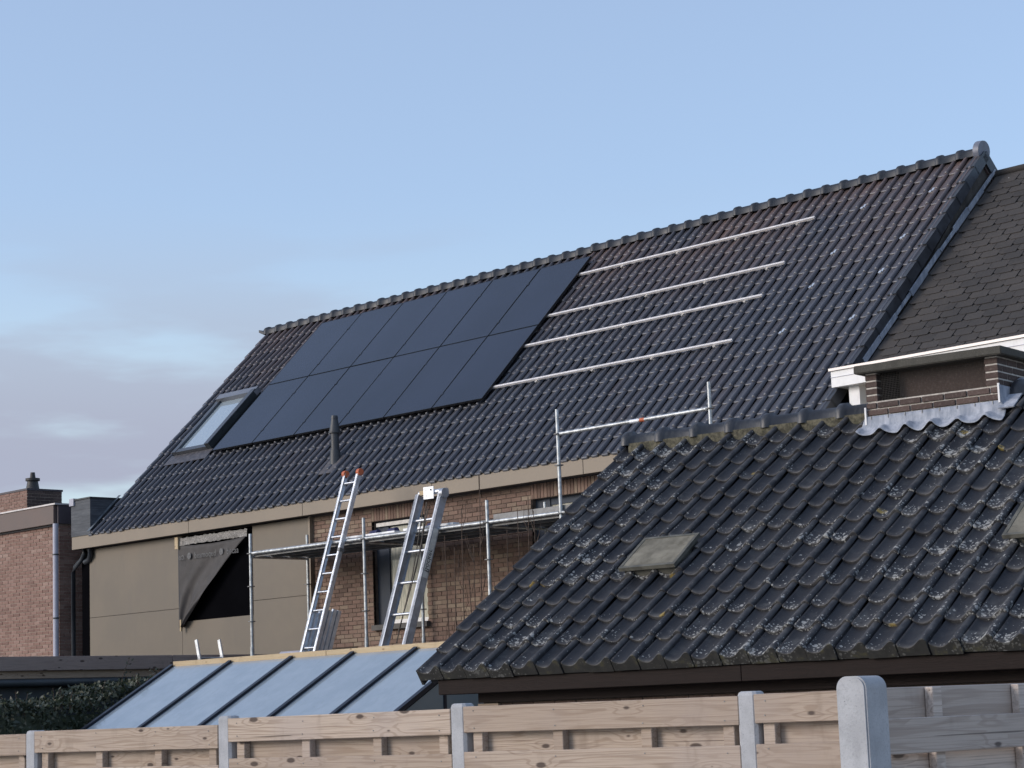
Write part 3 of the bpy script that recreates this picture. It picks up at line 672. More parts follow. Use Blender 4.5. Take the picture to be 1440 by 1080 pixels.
hn = ['top', 'second', 'third', 'lowest']
for k, v in enumerate(RV):
    rt = thing('mounting_rail', rn[k], 'rail', RP(-24, v, 0.05), 'panel mounting rails on the roof')
    x0, x1 = -29.95, -18.38
    m = MB(); m.obox(RP((x0+x1)/2, v, 0.066), (x1-x0, 0.040, 0.024), RR); m.build('rail_body', 'rail_aluminium', rt)
    for s in (-1, 1):
        m = MB(); m.obox(RP((x0+x1)/2, v+s*0.0135, 0.081), (x1-x0, 0.013, 0.006), RR); m.build('rail_lip', 'rail_aluminium', rt)
hs = MB(); hs.obox((0, 0.012, 0.028), (0.035, 0.005, 0.05)); hs.obox((0, 0.05, 0.030), (0.035, 0.10, 0.006)); hs.obox((0, -0.010, 0.050), (0.04, 0.045, 0.008)); hs.tube((0, -0.034, 0.045), (0, -0.022, 0.045), 0.012, 8); hme = hs.mesh('roof_hook')
for k, v in enumerate(RV):
    for j in range(6):
        x = -22.20 + j*1.165; exposed = j >= 4
        pl = ['nearest the solar panels', 'second from the solar panels', 'second from its free end', 'at its free end', 'just past its end', 'by the gable edge'][j]
        lab = ('bright hook alone on the tiles, in line with the %s rail, %s' if exposed else 'steel roof hook under the %s bare rail, %s') % (hn[k], pl)
        mw = RR.to_4x4(); mw.translation = RP(x, v-0.010, 0.002 if exposed else -0.004)
        o = link('roof_hook', hme, 'bright_steel', None, mw); tag(o, lab, 'roof hook', ('exposed hooks by the %s rail' if exposed else 'hooks under the %s rail') % hn[k])

# ================================================================== NEIGHBOUR HOUSE (right)
nb = thing('neighbour_house', 'neighbouring house with dark shingled roof and white box gutter', 'house', (-12, 24, 0))
NA = math.atan2(8.86-5.89, 24.72-21.43); NS = Vector((0, math.cos(NA), math.sin(NA))); NNv = Vector((0, -math.sin(NA), math.cos(NA))); NRt = rot(EX, NS, NNv)
def NP(x, v, n=0.0): return Vector((x, 21.43, 5.89)) + NS*v + NNv*n
NL = math.hypot(8.86-5.89, 24.72-21.43)
m = MB(); m.prism([NP(XR+0.045, -0.05, -0.012), NP(XR+0.045, NL, -0.012), NP(XR+0.045, NL, -0.14), NP(XR+0.045, -0.05, -0.14)], (8.0, 0, 0)); nroof = m.build('roof', 'shingle', nb)
SG, SWd = 0.165, 0.285
sm = MB(); hw = SWd/2-0.004; sm.add([(-hw+0.06, 0.0, 0.014), (hw, 0.0, 0.014), (hw, SG*0.85, 0.008), (hw, SG+0.03, 0.002), (-hw, SG+0.03, 0.002), (-hw, 0.05, 0.013), (-hw+0.06, 0.0, 0.004), (hw, 0.0, 0.004), (-hw, 0.05, 0.004), (hw, SG+0.03, -0.004), (-hw, SG+0.03, -0.004)],
       [(0, 1, 2, 3, 4, 5), (0, 6, 7, 1), (5, 8, 6, 0), (1, 7, 9, 3, 2), (4, 10, 8, 5)]); sme = sm.mesh('shingle')
nrows = int(NL/SG)
for r in range(nrows):
    for c in range(10):
        x = XR+0.045+SWd*(c+0.5)+(SWd/2 if r % 2 else 0)+0.02
        mw = NRt.to_4x4(); mw.translation = NP(x+random.uniform(-0.008, 0.008), r*SG-0.03+random.uniform(-0.007, 0.007), random.uniform(-0.002, 0.003)); link('shingle', sme, 'shingle', nroof, mw)
m = MB(); m.tube(NP(XR+0.05, NL, 0.0), NP(XR+8, NL, 0.0), 0.05, 10); m.build('ridge_roll', 'shingle', nroof)
m = MB()
for i in range(9):
    v0 = i*0.49+0.05; m.obox(NP(XR+0.030+0.012*(i % 2), v0+0.24, 0.045), (0.020, 0.50, 0.085-0.02*(i % 3)), NRt)
m.build('step_flashing', 'lead', nb)
m = MB(); m.box(XR+0.002, -8, 20.78, 21.50, 5.565, 5.765); bxg = m.build('box_gutter', 'white_paint', nb)
m = MB(); m.box(XR-0.015, -8, 20.755, 20.80, 5.768, 5.80); m.build('gutter_edge', 'cap_metal', nb)
m = MB(); m.box(XR-0.004, -8, 20.772, 20.779, 5.685, 5.69); m.build('gutter_seam', 'pvc_grey', nb)
m = MB(); m.box(XR+0.002, -8, 21.0, 21.44, 5.768, 5.84); m.build('gutter_liner', 'soffit_dark', nb)
m = MB(); m.box(XR+0.3, -8, 21.36, 28.0, 0, 5.56); m.build('wall', 'cream_render', nb)
m = MB(); m.box(-15.72, -15.56, 20.9, 21.06, 0, 5.564); m.build('corner_post', 'white_paint', nb)
m = MB(); m.prism([(XR+0.05, 21.45, 5.5), (XR+0.05, 24.72, 8.68), (XR+0.05, 28, 5.5)], (7.9, 0, 0)); m.build('rear_roof', 'shingle', nb)

# ================================================================== LEFT BRICK HOUSE
lh = thing('brick_house', 'red brick flat-roofed house with brown fascia and grey downpipe', 'house', (-37, 23, 0))
m = MB(); m.box(-42, -33.25, 20.575, 28, 0, 5.45); lw = m.build('wall', 'pale_mortar', lh)
LBW, LBH = 0.20, 0.0625
brick_wall(lw, (-36.4, 20.575, 2.6), (1, 0, 0), (0, -1, 0), 3.15, 2.85, LBW, LBH, 0.012, 0.010, 'red_brick', (), pick=lambda u, z: (3.15-u)+abs(z-1.4)*0.5, limit=300)
brick_wall(lw, (-33.25, 20.570, 2.6), (0, 1, 0), (1, 0, 0), 0.9, 2.85, LBW, LBH, 0.012, 0.010, 'red_brick', (), pick=lambda u, z: 1e7)
blk('fascia_board', (-34.29, 20.49, 5.60), (2.06, 0.06, 0.34), 'brown_metal', lh, None, 0.004)
blk('fascia_board', (-36.97, 20.49, 5.60), (3.26, 0.06, 0.34), 'brown_metal', lh, None, 0.004)
m = MB(); m.box(-33.26, -33.20, 20.522, 28, 5.432, 5.768); m.build('side_fascia', 'brown_metal_dark', lh)
m = MB(); m.box(-35.334, -35.318, 20.455, 20.46, 5.43, 5.77); m.build('joint_cover', 'cap_metal', lh)
m = MB(); m.box(-42, -33.18, 20.44, 20.60, 5.772, 5.80); m.box(-33.34, -33.18, 20.601, 28, 5.772, 5.80); m.build('roof_edge_cap', 'cap_metal', lh)
m = MB(); m.box(-42, -33.30, 20.601, 28, 5.46, 5.768); m.build('roof_deck', 'bitumen', lh)
m = MB(); m.box(-42, -33.27, 20.522, 20.574, 5.40, 5.432); m.build('soffit', 'soffit_dark', lh)
m = MB(); m.tube((-33.235, 20.49, 2.4), (-33.235, 20.49, 5.43), 0.052, 14); dp = m.build('downpipe', 'pvc_grey', lh)
for z in (3.72, 4.86):
    m = MB(); m.tube((-33.235, 20.49, z), (-33.235, 20.49, z+0.025), 0.060, 14); m.build('pipe_clip', 'pvc_dark', dp)
ch = thing('brick_chimney', 'broad red brick chimney with dark pot on the flat roof', 'chimney', (-37.4, 22.4, 5.77))
m = MB(); m.box(-38.4, -36.74, 22.01, 22.79, 5.77, 6.46); cw = m.build('core', 'pale_mortar', ch)
brick_wall(cw, (-38.4, 22.01, 5.78), (1, 0, 0), (0, -1, 0), 1.66, 0.69, 0.20, 0.0625, 0.012, 0.010, 'red_brick')
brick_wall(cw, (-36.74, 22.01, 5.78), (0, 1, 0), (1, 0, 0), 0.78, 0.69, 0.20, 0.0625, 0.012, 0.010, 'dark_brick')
m = MB(); m.box(-38.42, -36.72, 21.99, 22.81, 6.461, 6.50); m.build('coping', 'brown_metal_dark', ch)
m = MB(); m.tube((-37.05, 22.32, 6.50), (-37.05, 22.32, 6.72), 0.14, 14, 0.10); m.tube((-37.05, 22.32, 6.69), (-37.05, 22.32, 6.74), 0.145, 14); m.tube((-37.05, 22.32, 6.74), (-37.05, 22.32, 6.86), 0.06, 12, 0.045); m.build('chimney_pot', 'pot_dark', ch)

# ================================================================== FLAT-ROOFED ANNEXE and rear flat roof
an = thing('flat_roof_annexe', 'low flat-roofed annexe with brown timber edge behind the hedge', 'annexe', (-29.5, 16, 0))
m = MB(); m.box(-33.0, -26.86, 10.0, 20.56, 0, 2.48); m.build('wall', 'annex_wall', an)
m = MB(); m.box(-33.0, -26.76, 10.0, 20.56, 2.481, 2.77); m.build('roof_deck', 'bitumen', an)
Rx = rz(PI/2)
for i, (a, b) in enumerate(((9.95, 14.35), (14.36, 18.45), (18.46, 20.6))):
    blk('edge_board', (-26.71, (a+b)/2, 2.70), (b-a, 0.05, 0.20), 'brown_board', an, Rx, 0.004)
    blk('under_board', (-26.78, (a+b)/2, 2.545), (b-a, 0.05, 0.108), 'tan_board', an, Rx, 0.003)
m = MB(); m.tube((-26.74, 10, 2.43), (-26.74, 20.5, 2.43), 0.055, 10); m.build('gutter', 'gutter_dark', an)
rf = thing('rear_flat_roof', 'low flat roof at the foot of the brick facade under the scaffold', 'flat roof', (-21, 19.5, 0))
m = MB(); m.box(-26.65, -16.2, 19.36, YW-0.13, 2.45, 2.67); m.box(-25.5, -16.2, 18.2, 19.36, 2.45, 2.67); m.build('roof_deck', 'bitumen', rf)
m = MB(); m.box(-25.4, -16.3, 18.3, YW-0.14, 0, 2.448); m.build('wall', 'annex_wall', rf)
m = MB(); m.box(-26.65, -25.0, YW-0.125, YW-0.085, 2.45, 2.83); m.build('upstand', 'dark_timber', rf)
m = MB(); m.tube((-26.34, 20.25, 2.75), (-25.75, 20.25, 2.75), 0.075, 12)
tag(m.build('grey_tube', 'pvc_grey'), 'short pale grey tube lying on the flat roof below the cladding', 'tube')

# ================================================================== SCAFFOLD
sc = thing('scaffold', 'galvanised tube scaffold with steel deck along the brick facade', 'scaffold', (-21.5, 20, 2.67))
ZF = 2.67
def pole(x, y, z0, z1, base=True, cps=()):
    m = MB(); m.tube((x, y, z0), (x, y, z1), 0.0245, 12); p = m.build('pole', 'steel', sc)
    if base:
        m = MB(); m.box(x-0.075, x+0.075, y-0.075, y+0.075, z0, z0+0.012); m.tube((x, y, z0+0.012), (x, y, z0+0.22), 0.031, 10); m.build('base_plate', 'steel', p)
    for z in cps:
        m = MB(); m.tube((x, y, z-0.006), (x, y, z+0.006), 0.058, 12); m.build('rosette', 'coupler_steel', p)
for x in (-26.1, -23.4, -20.8): pole(x, 19.5, ZF, 4.60, True, (3.27, 3.80, 4.30))
for x in (-19.4, -16.77): pole(x, 19.5, ZF, 5.655, True, (4.29, 4.92, 5.33))
for x in (-26.1, -23.42, -20.8, -18.1): pole(x, 20.60, ZF, 4.62, True, (3.30, 3.85))
segs = [-26.1, -23.4, -20.8, -19.4, -16.77]
for a, b in zip(segs[:-1], segs[1:]):
    m = MB(); m.tube((a+0.03, 19.5, 4.30), (b-0.03, 19.5, 4.30), 0.0245, 10); m.build('ledger', 'steel', sc)
for a, b in zip((-26.1, -23.4, -20.8), (-23.4, -20.8, -18.1)):
    m = MB(); m.tube((a+0.03, 20.60, 4.30), (b-0.03, 20.60, 4.30), 0.0245, 10); m.build('ledger', 'steel', sc)
m = MB(); m.tube((-19.37, 19.5, 5.33), (-16.80, 19.5, 5.33), 0.0245, 12); gr = m.build('guard_rail', 'steel', sc)
m = MB(); m.tube((-17.93, 19.5, 5.33), (-17.85, 19.5, 5.33), 0.0262, 12); m.build('marker_band', 'orange_rubber', gr)
m = MB(); m.tube((-18.10, 19.5, 5.33), (-17.95, 19.5, 5.33), 0.0262, 12); m.build('marker_band', 'white_plate', gr)
for x in (-26.1, -23.4, -20.8, -18.1):
    m = MB(); m.tube((x, 19.53, 4.25), (x, 20.57, 4.25), 0.0245, 10); m.build('transom', 'steel', sc)
for a, b in zip((-26.08, -23.38, -20.78), (-23.42, -20.82, -16.9)):
    for k in range(3):
        y0 = 19.545+k*0.345
        m = MB(); m.box(a, b, y0, y0+0.335, 4.295, 4.34); m.box(a, b, y0, y0+0.02, 4.245, 4.295); m.box(a, b, y0+0.315, y0+0.335, 4.245, 4.295); d = m.build('deck_plank', 'deck_steel', sc)
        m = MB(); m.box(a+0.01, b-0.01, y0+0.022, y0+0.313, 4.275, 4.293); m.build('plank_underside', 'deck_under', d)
m = MB(); m.box(-20.72, -16.85, 19.535, 19.548, 4.28, 4.40); m.build('toe_board', 'deck_steel', sc)
for (x0, x1, y, lab) in ((-24.1, -22.95, 19.75, 'white strip board lying on the scaffold deck between the two ladders'), (-22.7, -21.65, 19.70, 'white strip board on the deck behind the inscribed lift ladder')):
    m = MB(); m.box(x0, x1, y-0.06, y+0.06, 4.3405, 4.385); tag(m.build('white_board', 'white_plate'), lab, 'board')
for (x, lab) in ((-23.62, 'dark blue strap bundle on the deck beside the soldier course'), (-23.22, 'dark blue strap roll in the middle of the white strip board'), (-22.35, 'dark blue strap bundle behind the rail of the lift ladder')):
    m = MB(); m.tube((x-0.08, 19.9, 4.395), (x+0.08, 19.9, 4.405), 0.055, 10); m.box(x-0.12, x+0.10, 19.86, 19.98, 4.3405, 4.38); tag(m.build('strap_bundle', 'blue_strap'), lab, 'strap', 'straps on the scaffold deck')

# ================================================================== LADDERS
def lerp(a, b, t): return Vector(a)*(1-t)+Vector(b)*t
def ladder_section(t, xc, hw, y0, z0, y1, z1, rail, nr, mat, rmat, rungs=True, first=0.12, last=0.95, rr=0.016):
    d = Vector((0, y1-y0, z1-z0)); L = d.length; d.normalize(); nn = Vector((0, -d.z, d.y)); R = rot(EX, d, nn)
    for s in (-1, 1):
        c = Vector((xc+s*hw, (y0+y1)/2, (z0+z1)/2)); m = MB(); w, h = rail
        m.obox(c, (w, L, h), R); 
        m.obox(c+nn*(h/2-0.003)+EX*(-s*0.012), (w+0.024, L, 0.006), R); m.obox(c-nn*(h/2-0.003)+EX*(-s*0.012), (w+0.024, L, 0.006), R)
        m.build('side_rail', mat, t)
    if rungs:
        for i in range(nr):
            f = first+(last-first)*i/(nr-1); p = lerp((xc, y0, z0), (xc, y1, z1), f)
            m = MB(); m.tube(p-EX*(hw-0.01), p+EX*(hw-0.01), rr, 8); m.build('rung', rmat, t)
    return R, d, nn
l1 = thing('extension_ladder', 'aluminium extension ladder with orange end caps leaning on the scaffold towards the eave', 'ladder', (-23.97, 18.9, 2.67))
xc = -23.97
R1, d1, n1v = ladder_section(l1, xc, 0.165, 18.89, 2.67, 19.79, 5.32, (0.022, 0.065), 10, 'aluminium', 'aluminium', True, 0.04, 0.945)
for s in (-1, 1):
    p = Vector((xc+s*0.165, 19.79, 5.32)); m = MB(); m.tube(p-EX*0.030+n1v*0.0, p+EX*0.030, 0.052, 14); m.build('end_cap', 'orange_rubber', l1)
for k in (1, 2, 3):
    ladder_section(l1, xc+0.012*k, 0.165, 18.89+0.07*k, 2.67, 18.89+0.07*k+0.217, 2.67+0.64-0.02*(k % 2), (0.022, 0.060), 2, 'aluminium', 'aluminium', k == 3, 0.3, 0.8)
m = MB(); m.obox(lerp((xc+0.165, 18.89, 2.67), (xc+0.165, 19.79, 5.32), 0.565), (0.05, 0.05, 0.09), R1); m.build('guide_bracket', 'coupler_steel', l1)
l2 = thing('lift_ladder', 'wide grey ladder-lift mast with black lettering and a white head plate', 'ladder', (-22.05, 18.9, 2.67))
xc = -22.05
R2, d2, n2v = ladder_section(l2, xc, 0.255, 18.86, 2.67, 19.62, 4.81, (0.045, 0.12), 4, 'grey_aluminium', 'aluminium', True, 0.22, 0.83, 0.02)
m = MB(); m.tube((xc-0.27, 19.64, 4.84), (xc+0.30, 19.64, 4.84), 0.035, 12); m.build('head_beam', 'aluminium', l2)
m = MB(); m.tube((xc+0.24, 19.60, 4.80), (xc+0.31, 19.60, 4.80), 0.07, 14); m.build('pulley', 'grey_aluminium', l2)
m = MB(); m.obox((xc-0.02, 19.585, 4.83), (0.19, 0.012, 0.17), rz(0.1)); hp = m.build('head_plate', 'white_plate', l2)
for dx, dz in ((-0.05, -0.04), (0.05, 0.04), (-0.05, 0.04)):
    m = MB(); m.tube((xc-0.02+dx, 19.574, 4.83+dz), (xc-0.02+dx, 19.579, 4.83+dz), 0.012, 8); m.build('bolt_hole', 'print_black', hp)
m = MB(); m.obox((xc-0.16, 19.60, 4.84), (0.12, 0.03, 0.06)); m.build('head_sticker', 'new_timber', l2)
# lettering on the outer side of the right rail
sidex = xc+0.255+0.0225
p0 = lerp((sidex, 18.86, 2.67), (sidex, 19.62, 4.81), 0.47)
m = MB(); m.obox(p0+d2*0.30+EX*0.0025, (0.003, 0.72, 0.085), rot(EX, d2, n2v)); m.build('sticker_strip', 'sticker', l2)
me = text_mesh('Böcker', 0.115, 0.0005); mw = rot(d2, -n2v, EX).to_4x4(); mw.translation = p0+d2*0.19+EX*0.0055; link('lettering', me, 'print_black', l2, mw)
for (a, b) in (((xc-0.08, 19.53, 4.62), (xc-0.12, 19.0, 2.75)), ((xc+0.03, 19.52, 4.6), (xc-0.05, 18.98, 2.9)), ((xc-0.03, 19.55, 4.7), (xc+0.10, 19.1, 3.5))):
    m = MB(); mid = lerp(a, b, 0.5)+Vector((0.03, 0.02, 0)); m.path([a, lerp(a, mid, 0.6), mid, lerp(mid, b, 0.6), b], 0.008, 6); m.build('cable', 'rope', l2)
l3 = thing('short_ladder', 'short aluminium ladder with only its two tips showing above the timber edge', 'ladder', (-26.1, 19.0, 0))
for y in (18.80, 19.22):
    m = MB(); a = Vector((-25.72, y, 0.0)); b = Vector((-26.56, y, 3.02)); d = (b-a).normalized(); R = rot(d.cross(Vector((0, 1, 0))), Vector((0, 1, 0)), d)
    m.obox((a+b)/2, (0.06, 0.022, (b-a).length), R); sr = m.build('side_rail', 'aluminium', l3)
for i in range(10):
    p = lerp((-25.72, 0, 0), (-26.56, 0, 3.02), 0.08+i*0.092); m = MB(); m.tube((p.x, 18.81, p.z), (p.x, 19.21, p.z), 0.015, 8); m.build('rung', 'grey_aluminium', l3)

# ================================================================== BARE UPRIGHT SHRUB in front of the facade
shb = thing('bare_shrub', 'leafless upright shrub with thin stems in front of the scaffold deck', 'shrub', (-20.3, 18.05, 0))
stems = [(-20.66, 4.46), (-20.30, 4.87), (-20.84, 3.95), (-20.44, 3.95), (-19.40, 4.50), (-19.28, 4.29), (-20.98, 4.12), (-20.55, 3.6), (-19.8, 4.1), (-20.1, 3.7), (-19.62, 4.35)]
for (x, zt) in stems:
    m = MB(); k = 18.05/18.9; xb = x*k; zt = 1.75+(zt-1.75)*k; x0 = xb*0.985-0.3; pts = []; ph = random.random()*6
    for i in range(9):
        t = i/8; pts.append((x0+(xb-x0)*min(1, t*2.2)+0.008*math.sin(ph+t*7), 18.05+0.02*math.sin(ph*2+t*5), t*zt))
    m.path(pts, [0.013*(1-0.8*i/8)+0.002 for i in range(9)], 5)
    for q in range(4):
        i = random.randint(4, 7); a = Vector(pts[i])+Vector((0, 0, random.random()*0.3)); s = random.choice((-1, 1))
        m.path([a, a+Vector((s*0.06, random.uniform(-0.03, 0.03), 0.14)), a+Vector((s*random.uniform(0.06, 0.11), random.uniform(-0.05, 0.05), 0.36))], [0.005, 0.004, 0.002], 4)
    m.build('stem', 'stem_bark', shb)

# ================================================================== GREENHOUSE (lean-to glass roof)
gh = thing('greenhouse', 'greenhouse with bluish glass roof panes and thin black bars', 'greenhouse', (-21.5, 16, 0))
GA = math.radians(30); GS = Vector((0, -math.cos(GA), -math.sin(GA))); GN = Vector((0, -math.sin(GA), math.cos(GA))); GR = rot(EX, -GS, GN)
bx = [-24.58, -23.23, -21.90, -20.66, -19.46, -18.32]; GL = 2.2; GZ = 2.555
def GP(x, d, n=0.0): return Vector((x, 17.0, GZ)) + GS*d + GN*n
for a, b in zip(bx[:-1], bx[1:]):
    m = MB(); m.obox(GP((a+b)/2, GL/2, 0.0), (b-a-0.03, GL, 0.008), GR); m.build('pane', 'greenhouse_glass', gh)
for x in bx:
    m = MB(); m.obox(GP(x, GL/2, 0.008), (0.045, GL, 0.05), GR); m.obox(GP(x, GL/2, 0.036), (0.07, GL, 0.008), GR); m.build('glazing_bar', 'bar_black', gh)
blk('ridge_board', (-22.9, 17.03, GZ+0.035), (3.36, 0.05, 0.075), 'new_timber', gh, None, 0.003)
blk('ridge_board', (-19.76, 17.03, GZ+0.035), (2.9, 0.05, 0.075), 'new_timber', gh, None, 0.003)
e = GP(0, GL)
m = MB(); m.box(-24.6, -18.3, 17.06, 17.12, 0, GZ); m.build('rear_wall', 'annex_wall', gh)
m = MB(); m.box(-24.6, -18.3, e.y-0.03, e.y+0.05, e.z-0.10, e.z-0.02); m.build('eave_beam', 'bar_black', gh)
for i, x in enumerate(bx):
    m = MB(); m.box(x-0.025, x+0.025, e.y-0.02, e.y+0.03, 0, e.z-0.10); m.build('mullion', 'bar_black', gh)
for a, b in zip(bx[:-1], bx[1:]):
    m = MB(); m.box(a+0.026, b-0.026, e.y, e.y+0.008, 0.02, e.z-0.10); m.build('front_pane', 'greenhouse_glass', gh)
glassm('side_glass', (0.16, 0.19, 0.20), 0.15)
ys = [17.04, 16.4, 15.75, e.y]
for y0, y1 in zip(ys[:-1], ys[1:]):
    def zt(y): return GZ-(17.0-y)*math.tan(GA)-0.04
    for X in (-18.32, -24.58):
        m = MB(); m.prism([(X-0.004, y0-0.02, 0.05), (X-0.004, y1+0.02, 0.05), (X-0.004, y1+0.02, zt(y1+0.02)), (X-0.004, y0-0.02, zt(y0-0.02))], (0.008, 0, 0)); m.build('side_pane', 'side_glass', gh)
for y in ys[1:3]:
    for X in (-18.32, -24.58):
        m = MB(); m.box(X-0.02, X+0.02, y-0.018, y+0.018, 0, GZ-(17.0-y)*math.tan(GA)-0.03); m.build('side_mullion', 'bar_black', gh)

# ================================================================== HEDGE
hd = thing('hedge', 'dark evergreen hedge growing between the annexe and the greenhouse', 'hedge', (-25.7, 15.6, 0))
m = MB(); rnd = random.Random(3)
def htop(y): return 2.08+max(0, (y-14.8))*0.13+0.05*math.sin(y*3.1)+0.04*math.sin(y*7.7+1)
for i in range(11000):
    y = rnd.uniform(13.2, 17.9); x = rnd.uniform(-26.45, -24.95); zt_ = htop(y)-0.05*abs(x+25.6)
    if rnd.random() < 0.55: z = zt_ - abs(rnd.gauss(0, 0.09))+rnd.random()*0.05
    else:
        z = rnd.uniform(1.2, zt_); x = -24.97-abs(rnd.gauss(0, 0.10)) if rnd.random() < 0.7 else x
    s = rnd.uniform(0.022, 0.045); a = Vector((rnd.gauss(0, 1), rnd.gauss(0, 1), rnd.gauss(0, 0.7))).normalized(); b = a.orthogonal().normalized(); b = (Matrix.Rotation(rnd.random()*6.28, 3, a) @ b); p = Vector((x, y, z)); c = a.cross(b)
    m.add([p-b*s, p+c*s*0.55, p+b*s*1.1, p-c*s*0.55], [(0, 1, 2, 3)])
stuff(m.build('foliage', 'leaf', hd))
m = MB(); m.box(-26.35, -25.10, 13.4, 17.8, 0.0, 1.95); m.build('inner_mass', 'leaf', hd)
for (y, h, lean) in tuple((rnd.uniform(13.6, 17.8), rnd.uniform(0.16, 0.30), rnd.uniform(-0.15, 0.2)) for _ in range(26)) + ((16.55, 0.50, 0.15), (17.2, 0.28, -0.1), (16.9, 0.34, 0.3), (15.6, 0.22, 0.05), (15.75, 0.26, 0.03), (17.75, 0.40, 0.35), (15.2, 0.12, 0.1), (16.1, 0.12, -0.1)):
    m = MB(); z0 = htop(y)-0.15; x = -25.2; pts = [(x, y, z0), (x, y+lean*0.3, z0+h*0.5), (x+0.02, y+lean, z0+h)]; m.path(pts, [0.008, 0.006, 0.003], 5)
    tw = m.build('twig', 'stem_bark', hd); m = MB()
    for q in range(16 if h > 0.27 else 5):
        t = rnd.uniform(0.25, 1.0); p = lerp(pts[0], pts[2], t)+Vector((rnd.gauss(0, 0.03), rnd.gauss(0, 0.035), rnd.gauss(0, 0.02))); a = Vector((rnd.gauss(0, 1), rnd.gauss(0, 1), rnd.gauss(0, 1))).normalized(); b = a.orthogonal().normalized(); c = a.cross(b); s = rnd.uniform(0.02, 0.035)
        m.add([p-b*s, p+c*s*0.5, p+b*s, p-c*s*0.5], [(0, 1, 2, 3)])
    m.build('twig_leaves', 'leaf', tw)

# ================================================================== SHED with concrete tiles
SO = Vector((-13.87727, 12.13223, 2.12007)); SH, SA, TWs, TGs = 0.146325, 0.587708, 0.255, 0.33575
SE = Vector((math.cos(SH), math.sin(SH), 0)); SB = Vector((-math.sin(SH), math.cos(SH), 0)); SZ = Vector((0, 0, 1))
SS = SB*math.cos(SA)+SZ*math.sin(SA); SN = SE.cross(SS); SR = rot(SE, SS, SN); SW = rot(SE, SB, SZ)
def SP(u, v, n=0.0): return SO + SE*u + SS*v + SN*n
def SF(u, b, z): return SO + SE*u + SB*b + SZ*z
NCS, NRS = 24, 12; SLEN = NRS*TGs; ULEN = NCS*TWs
sh_ = thing('shed', 'low brick outbuilding with lichen-spotted dark concrete tile roof', 'shed', SF(3, 3, -2.12))
m = MB(); m.prism([SP(0.06, 0.04, -0.075), SP(0.06, SLEN, -0.075), SP(0.06, SLEN, -0.13), SP(0.06, 0.04, -0.13)], SE*(ULEN-0.1)); sroof = m.build('roof', 'roof_felt', sh_)
top = SP(0, SLEN)
m = MB(); tb_ = SF(0.06, 2*SLEN*math.cos(SA), 0); tt = SP(0.06, SLEN, 0.0); m.prism([tt, tb_, tb_-SZ*0.12, tt-SZ*0.14], SE*(ULEN-0.1)); m.build('rear_slope', 'concrete_tile', sh_)
sprof = [(0.006, 0.030), (0.05, 0.018), (0.12, 0.006), (0.22, -0.003), (0.33, -0.006), (0.44, -0.001), (0.55, 0.013), (0.65, 0.033), (0.74, 0.052), (0.82, 0.064), (0.89, 0.064), (0.935, 0.056), (0.966, 0.045)]
def shed_tile(eave=False, verge=False):
    n = len(sprof); L = TGs+0.045; t = 0.026; mb = MB(); v = []; f = []; lift = 0.030
    rows = ((0.000, lift-0.006), (0.012, lift), (TGs*0.5, lift*0.55), (L, 0.002))
    for (y, l) in rows:
        for (a, h) in sprof: v.append((a*TWs, y, h+l))
    for (a, h) in sprof: v.append((a*TWs, 0.0, (-0.045 if eave else h+lift-0.006-t)))
    for k in range(3):
        for i in range(n-1): f.append((k*n+i, k*n+i+1, (k+1)*n+i+1, (k+1)*n+i))
    ns = len(f)
    for i in range(n-1): f.append((4*n+i, 4*n+i+1, i+1, i))
    f.append((0, n, 2*n, 3*n, 4*n)); f.append((n-1, 4*n+n-1, 3*n+n-1, 2*n+n-1, n+n-1))
    if verge:
        b = len(v); v += [(-0.012, 0.0, lift+0.028), (-0.012, L, 0.03), (-0.012, L, -0.06), (-0.012, 0.0, -0.07 if not eave else -0.09), (0.016, 0.0, -0.07 if not eave else -0.09), (0.016, L, -0.06)]
        f += [(b, b+1, b+2, b+3), (b, b+3, b+4, 4*n), (b, 0, 3*n, b+1), (b+3, b+2, b+5, b+4), (b+4, b+5, 3*n, 4*n)]
        if True: f += [(b, 4*n, 0)]
    mb.add(v, f, False); me = mb.mesh('roof_tile')
    sm_ = [True]*len(me.polygons)
    for i in range(ns, len(sm_)): sm_[i] = False
    me.polygons.foreach_set('use_smooth', sm_); return me
TMS = {(e_, v_): shed_tile(e_, v_) for e_ in (0, 1) for v_ in (0, 1)}
CH = (2.80, 4.12)     # chimney u-range
for c in range(NCS):
    for r in range(NRS):
        k = (1 if r == 0 else 0, 1 if c == 0 else 0)
        mw = (SR @ Matrix.Rotation(random.uniform(-0.014, 0.014), 3, 'Z') @ Matrix.Rotation(random.uniform(-0.012, 0.012), 3, 'Y')).to_4x4(); mw.translation = SP(c*TWs+random.uniform(-0.003, 0.003), r*TGs+random.uniform(-0.010, 0.010), -0.030+random.uniform(-0.004, 0.005))
        o = link('roof_tile', TMS[k], 'concrete_eave_tile' if r == 0 else 'concrete_tile', sroof, mw)
# ridge with bedding mortar
rz_ = top.z
m = MB(); m.obox(SF(2.86/2-0.0, SLEN*math.cos(SA), SLEN*math.sin(SA)-0.050), (2.74, 0.22, 0.10), SW)
nn = 60
mo = m.build('ridge_mortar', 'mossy_mortar', sroof)
rme2 = half_round(0.44, 0.088, 0.118, 0.075, 0.035).mesh('ridge_tile')
for i in range(7):
    mw = (SW @ Matrix.Rotation(random.uniform(-0.01, 0.01), 3, 'Z')).to_4x4(); mw.translation = SF(-0.02+i*0.405, SLEN*math.cos(SA), SLEN*math.sin(SA)+0.018+random.uniform(-0.005, 0.005)); link('ridge_tile', rme2, 'shed_ridge', sroof, mw)
for i in range(5):
    mw = SW.to_4x4(); mw.translation = SF(4.16+i*0.405, SLEN*math.cos(SA), SLEN*math.sin(SA)+0.018); link('ridge_tile', rme2, 'shed_ridge', sroof, mw)
